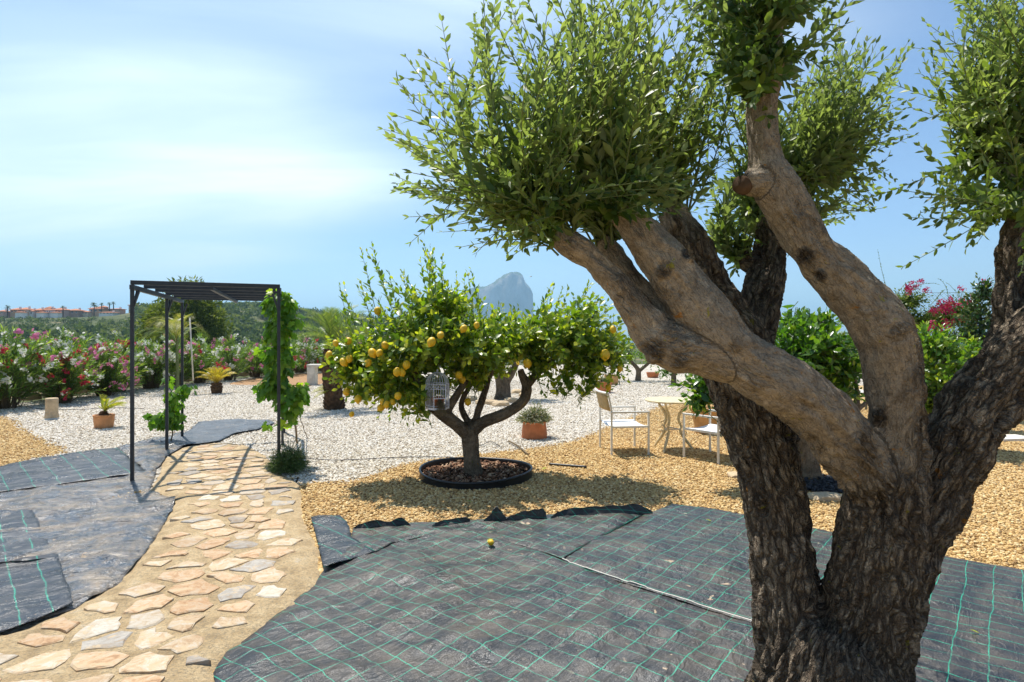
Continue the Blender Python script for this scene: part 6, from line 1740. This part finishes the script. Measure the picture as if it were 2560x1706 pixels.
def forest():
    lv = Leaves(); n = 11000
    u = rng.uniform(-150, 1150, n); r = np.sqrt(rng.uniform(85 ** 2, 470 ** 2, n)); az = np.arctan((u - CX) / FD)
    x, y = r * np.sin(az), r * np.cos(az); z = terrain_h(x, y)
    s = rng.uniform(1.5, 3.3, n) * np.where(r > 280, .85, 1.0); s = s * np.where((u < 318) & (r > 250), .62, np.where(r < 300, 1.3, 1.05)); hh = s * rng.uniform(.8, 1.25, n)
    v_top = HZ - (z + hh * 2.0 - EYE) * FD / y
    ok = ~((r < 150) & (rng.uniform(size=n) < .5)) & ~((r > 250) & (vnoise(np.stack([x / 28, y / 28], 1), 4) > .5)) & (v_top < 812) & (v_top > 690)
    village = (u < 318)
    ok &= ~(village & (r > 385)) & ~(village & (v_top < 726 + 3 * vnoise(np.stack([x / 12, y / 12], 1), 6)))
    idx = np.nonzero(ok)[0][:2700]
    for i in idx:
        t0 = np.clip(rng.normal(.45, .24), 0, 1); c0 = np.array([x[i], y[i], z[i] + hh[i] * .9]); far = r[i] > 220
        for _ in range(rng.integers(3, 6)):
            c = c0 + rng.normal(0, .45, 3) * np.array([s[i], s[i], hh[i] * .6])
            clump_tree(lv, c, np.array([s[i] * .5, s[i] * .5, s[i] * .42]), 14 if far else 22, s[i] * (.48 if far else .38), t0, .65)
    o = ob('forest', lv.mesh('forest', M['far_leaf'], T_LOW)); tag(o, kind='stuff')
forest()

# ================================================================== VILLAGE ON THE RIDGE
def m_wall(name, c): return m_plain(name, c, .85, .2, 0, .08, .6, .1)
M['wall_white'] = m_wall('white_render', (.86, .84, .80)); M['wall_peach'] = m_wall('peach_render', (.62, .38, .22)); M['wall_pink'] = m_wall('pink_render', (.62, .40, .32)); M['wall_cream'] = m_wall('cream_render', (.72, .60, .44)); M['wall_brown'] = m_wall('brown_render', (.42, .26, .18))
M['roof_tile'] = m_plain('roof_tile', (.46, .19, .10), .85, .2, 0, .2, .5, .3, 2); M['window_dark'] = m_plain('window_glass', (.05, .06, .08), .15, .6, 0, .1, 1, 0)
def house(u0, u1, vtop, vbase, d, wall, label, wins, wing=None, tower=None):
    d = d / math.hypot(1, ((u0 + u1) / 2 - CX) / FD); k = d / FD; w = (u1 - u0) * k; c = P((u0 + u1) / 2, vbase, d); h = (vbase - vtop) * k; eave = h * .72; dp = max(6, w * .8)
    root = thing('villa', c, label, 'house', 'villas on the ridge')
    def block(cx, cy, z0, w_, dp_, hw_, hr, mat):
        m = MB(); m.box((cx, cy + dp_ / 2, z0 + hw_ / 2 - 3), (w_, dp_, hw_ + 6)); m.build('wall', mat, root)
        o_ = .5; x0, x1, y0, y1 = cx - w_ / 2 - o_, cx + w_ / 2 + o_, cy - o_, cy + dp_ + o_; z = z0 + hw_; rl = max(0, w_ - dp_) / 2
        m = MB(); m.add([(x0, y0, z), (x1, y0, z), (x1, y1, z), (x0, y1, z), (cx - rl, (y0 + y1) / 2, z + hr), (cx + rl, (y0 + y1) / 2, z + hr), (x0, y0, z - .25), (x1, y0, z - .25), (x1, y1, z - .25), (x0, y1, z - .25)],
                        [(0, 1, 5, 4), (1, 2, 5), (2, 3, 4, 5), (3, 0, 4), (6, 7, 1, 0), (7, 8, 2, 1), (8, 9, 3, 2), (9, 6, 0, 3), (9, 8, 7, 6)]); m.build('roof', M['roof_tile'], root)
    block(c[0], c[1], c[2], w, dp, eave, h * .28, wall)
    if wing: block(c[0] + wing[0] * w, c[1] - 4.5, c[2] - .5, w * .62, 4.0, eave * .62, h * .10, M['wall_white'])
    if tower: block(c[0] + tower * w, c[1] + 2, c[2], w * .42, w * .42, h * .95, h * .22, wall)
    m = MB(); m.box((c[0] + w * .3, c[1] + dp * .5, c[2] + h * .95), (.8, .8, 1.6)); m.build('chimney', M['wall_white'], root)
    for i in range(wins):
        x = c[0] - w / 2 + w * (i + .5) / wins; m = MB()
        m.box((x, c[1] - .02, c[2] + eave * .62), (min(1.4, w / wins * .45), .12, min(1.6, eave * .3))); wd = m.build('window', M['window_dark'], root)
        m = MB(); m.box((x, c[1] - .08, c[2] + eave * .62 - min(.9, eave * .17)), (min(1.7, w / wins * .55), .25, .14)); m.build('sill', M['wall_white'], wd)
    return root
Z = lambda x, y: (x / 6.92 / 1.088, (740 + y / 6.92) / 1.088)
hs = [(-60, 50, 240, 300, 'wall_pink', 'villa at the far left end of the ridge, partly out of view', 3, None, None),
      (175, 300, 205, 290, 'wall_peach', 'peach villa beside the leftmost tall palm on the ridge', 2, None, None),
      (290, 470, 196, 300, 'wall_cream', 'cream villa with a raised central roof tower', 4, (.3, 0), 0.0),
      (395, 560, 228, 318, 'wall_white', 'white terraced villa between the towered villa and the tall peach one', 4, (-.2, 0), None),
      (560, 690, 212, 300, 'wall_peach', 'peach villa squeezed behind two white terraces', 3, None, None),
      (680, 880, 200, 305, 'wall_white', 'largest white villa with arcaded front and raised roof', 5, (.1, 0), .05),
      (885, 1110, 205, 300, 'wall_pink', 'pinkish villa with broad low roof next to a round tree', 4, (.15, 0), None),
      (1150, 1355, 220, 298, 'wall_brown', 'brown villa standing alone right of the white terraces', 3, None, None),
      (1400, 1520, 255, 300, 'wall_cream', 'small cream annexe behind a hedge on the ridge', 2, None, None),
      (1540, 1770, 183, 280, 'wall_peach', 'orange villa behind the tall date palm', 3, None, .28),
      (1890, 2060, 212, 262, 'wall_pink', 'low pink bungalow under the pair of fan palms', 3, None, None),
      (2225, 2330, 135, 185, 'wall_peach', 'peach villa peeping out of pines near the pergola post', 2, None, None),
      (1710, 1950, 272, 325, 'wall_white', 'long low pool house with blue door below the orange villa', 4, None, None)]
for x0, x1, y0, y1, wl_, lab_, nw, wg, tw_ in hs:
    u0, v0 = Z(x0, y0); u1, v1 = Z(x1, y1)
    v1 = v1 + (0 if 'pool' in lab_ or 'bungalow' in lab_ else 4.5)
    house(u0, u1, v0, v1, 425 if 'pool' not in lab_ else 405, M[wl_], lab_, nw, wg, tw_)
def far_palm(x, ytop, ybase, r, label, fan=False):
    u, vt = Z(x, ytop); d = 418 / math.hypot(1, (u - CX) / FD); _, vb = Z(x, ybase); k = d / FD; b = P(u, vb, d); t = P(u, vt, d); rr = r / 6.92 / 1.088 * k
    root = thing('ridge_palm', b - [0, 0, 3], label, 'palm', 'palms beside the villas')
    m = MB(); m.tube([b - [0, 0, 4], (b + t) / 2 + [.15, 0, 0], t - [0, 0, rr * .6]], [.35, .28, .25], 7); m.build('trunk', M['palm_bark'], root, True)
    lv = Leaves()
    for i in range(46):
        a, e = rng.uniform(0, 6.28), rng.uniform(-.5, 1.2); dr = np.array([math.cos(a) * math.cos(e), math.sin(a) * math.cos(e), math.sin(e)])
        c = t - [0, 0, rr * .6]
        for s in np.linspace(.1, .9, 6): lv.add(c + dr * rr * s + np.array([0, 0, -.35 * rr * s * s]), dr + np.array([0, 0, -.8 * s]) + rng.normal(0, .25, 3), np.array([0, 0, 1]) + rng.normal(0, .3, 3), rr * .38, rr * .12, rng.uniform(.1, .6))
    lv.build(root, M['far_leaf'], T_LOW, 0, 'crown')
far_palm(127, 165, 290, 44, 'round-headed palm at the left end of the ridge'); far_palm(1625, 118, 290, 62, 'tall date palm in front of the orange villa')
far_palm(1890, 118, 270, 34, 'shorter of the two fan palms by the pink bungalow'); far_palm(1960, 102, 270, 36, 'taller of the two fan palms by the pink bungalow'); far_palm(1755, 122, 280, 34, 'thin palm with a flat crown behind the orange villa'); far_palm(1087, 172, 290, 34, 'dark round-headed tree beside the pinkish villa')

# ================================================================== SMALL THINGS
def hose(pts, r, label, z=.014, name='drip_hose', mat='black_plastic'):
    q = spline(np.array([(*G(u, v)[:2], z + h) for u, v, h in pts]), 8); q[:, 2] += .003 * vnoise(q * 3); m = MB(); m.tube(q, r, 6)
    tag(m.build(name, M[mat], None, True), label, 'hose' if name == 'drip_hose' else 'twig')
hose([(705, 1058, .01), (780, 1062, .01), (900, 1056, .01), (1000, 1054, .01), (1068, 1058, .01)], .005, 'thin black drip hose from the rosemary to the lemon trunk')
hose([(1262, 1073, .02), (1300, 1076, .02), (1348, 1080, .02)], .013, 'short offcut of black pipe lying on the tan gravel')
hose([(1168, 1020, .03), (1190, 1032, .03), (1212, 1050, .02)], .012, 'dry forked twig on the gravel boundary by the mulch ring', name='dry_twig', mat='twig')
hose([(1082, 970, .28), (1070, 1000, .10), (1075, 1020, .02), (1100, 1030, .02), (1128, 1022, .03), (1152, 1034, .02)], .005, 'looped thin hose trailing left of the potted succulents')
hose([(60, 940, .01), (160, 944, .01), (260, 940, .01), (330, 942, .01)], .006, 'black drip hose running past the bollard and the squat pot')
# fallen fruit and leaves
p = G(1128, 1267); o = bpy.data.objects.new('fallen_lemon', LEMON); C.objects.link(o); o.scale = (.055, .055, .05); o.location = (p[0], p[1], sheet_z(p) + .026); o.rotation_euler = (1.5, .4, .6); tag(o, 'single fallen lemon lying on the black membrane', 'lemon')
LF = mesh_np('leaf', T_GOOD[0], T_GOOD[1], M['lemon_leaf'], False, {'tint': np.full(8, .95)})
for (u, v, l, lab_) in [(1635, 1208, .05, 'small yellow leaf on the membrane near the olive trunk'), (1082, 1162, .06, 'green leaf fallen on the shaded tan gravel below the ring'), (1245, 1085, .07, 'brown curled leaf on the gravel right of the mulch ring'), (870, 1112, .06, 'yellow leaf on the gravel left of the mulch ring'), (1118, 1260, .06, 'dry leaf beside the fallen lemon'), (2250, 1475, .04, 'tiny pale leaf on the grid membrane right of the olive trunk')]:
    p = G(u, v); o = bpy.data.objects.new('fallen_leaf', LF); C.objects.link(o); o.scale = (l * .6, l, l * .8); o.location = (p[0], p[1], sheet_z(p, .024) + .006); o.rotation_euler = (.25, .2, rng.uniform(0, 6)); tag(o, lab_, 'leaf', 'fallen leaves')
def gull(u, v, d, span, label, rz):
    c = P(u, v, d); root = thing('bird', c, label, 'bird')
    m = MB(); s = span
    m.lathe([(.01 * s, -.22 * s), (.06 * s, -.1 * s), (.07 * s, .02 * s), (.045 * s, .13 * s), (.035 * s, .18 * s), (.005 * s, .23 * s)], (0, 0, 0), 10)
    rot = np.array(Euler((0, R(82), rz)).to_matrix()); m.v = [tuple(rot @ np.array(q) + c) for q in m.v]
    for sg in (1, -1):
        w = [(.10, 0, 0), (-.06, 0, 0), (-.05, sg * .22, .09), (-.10, sg * .5, .03), (.02, sg * .28, .10), (.09, sg * .2, .09)]
        rt = np.array(Euler((0, 0, rz)).to_matrix()); n = len(m.v); up_ = [rt @ (np.array(q) * s) + c for q in w]
        m.add(up_ + [q - np.array([0, 0, .012 * s]) for q in up_], [(0, 1, 2, 5), (5, 2, 3, 4), (11, 8, 7, 6), (10, 9, 8, 11), (0, 5, 11, 6), (5, 4, 10, 11), (4, 3, 9, 10), (3, 2, 8, 9), (2, 1, 7, 8)])
    b_ = m.build('body', M['pale_stone'], root, True)
gull(1220, 636, 90, .85, 'gull gliding in the sky beside the distant crag', .5)

# ================================================================== HAZE
mb = MB(); x0, x1, y0, y1, z0, z1 = -5950, 5950, -3050, 8850, -99, 400
mb.box(((x0 + x1) / 2, (y0 + y1) / 2, (z0 + z1) / 2), (x1 - x0, y1 - y0, z1 - z0))
t = NT('haze'); pv = t.new('ShaderNodeVolumePrincipled')
pv.inputs['Color'].default_value = (0.45, 0.76, 1.0, 1); pv.inputs['Density'].default_value = 0.00024; pv.inputs['Anisotropy'].default_value = 0.25
t.l.new(pv.outputs[0], t.out.inputs['Volume'])
o = mb.build('haze', t.m); tag(o, kind='stuff')
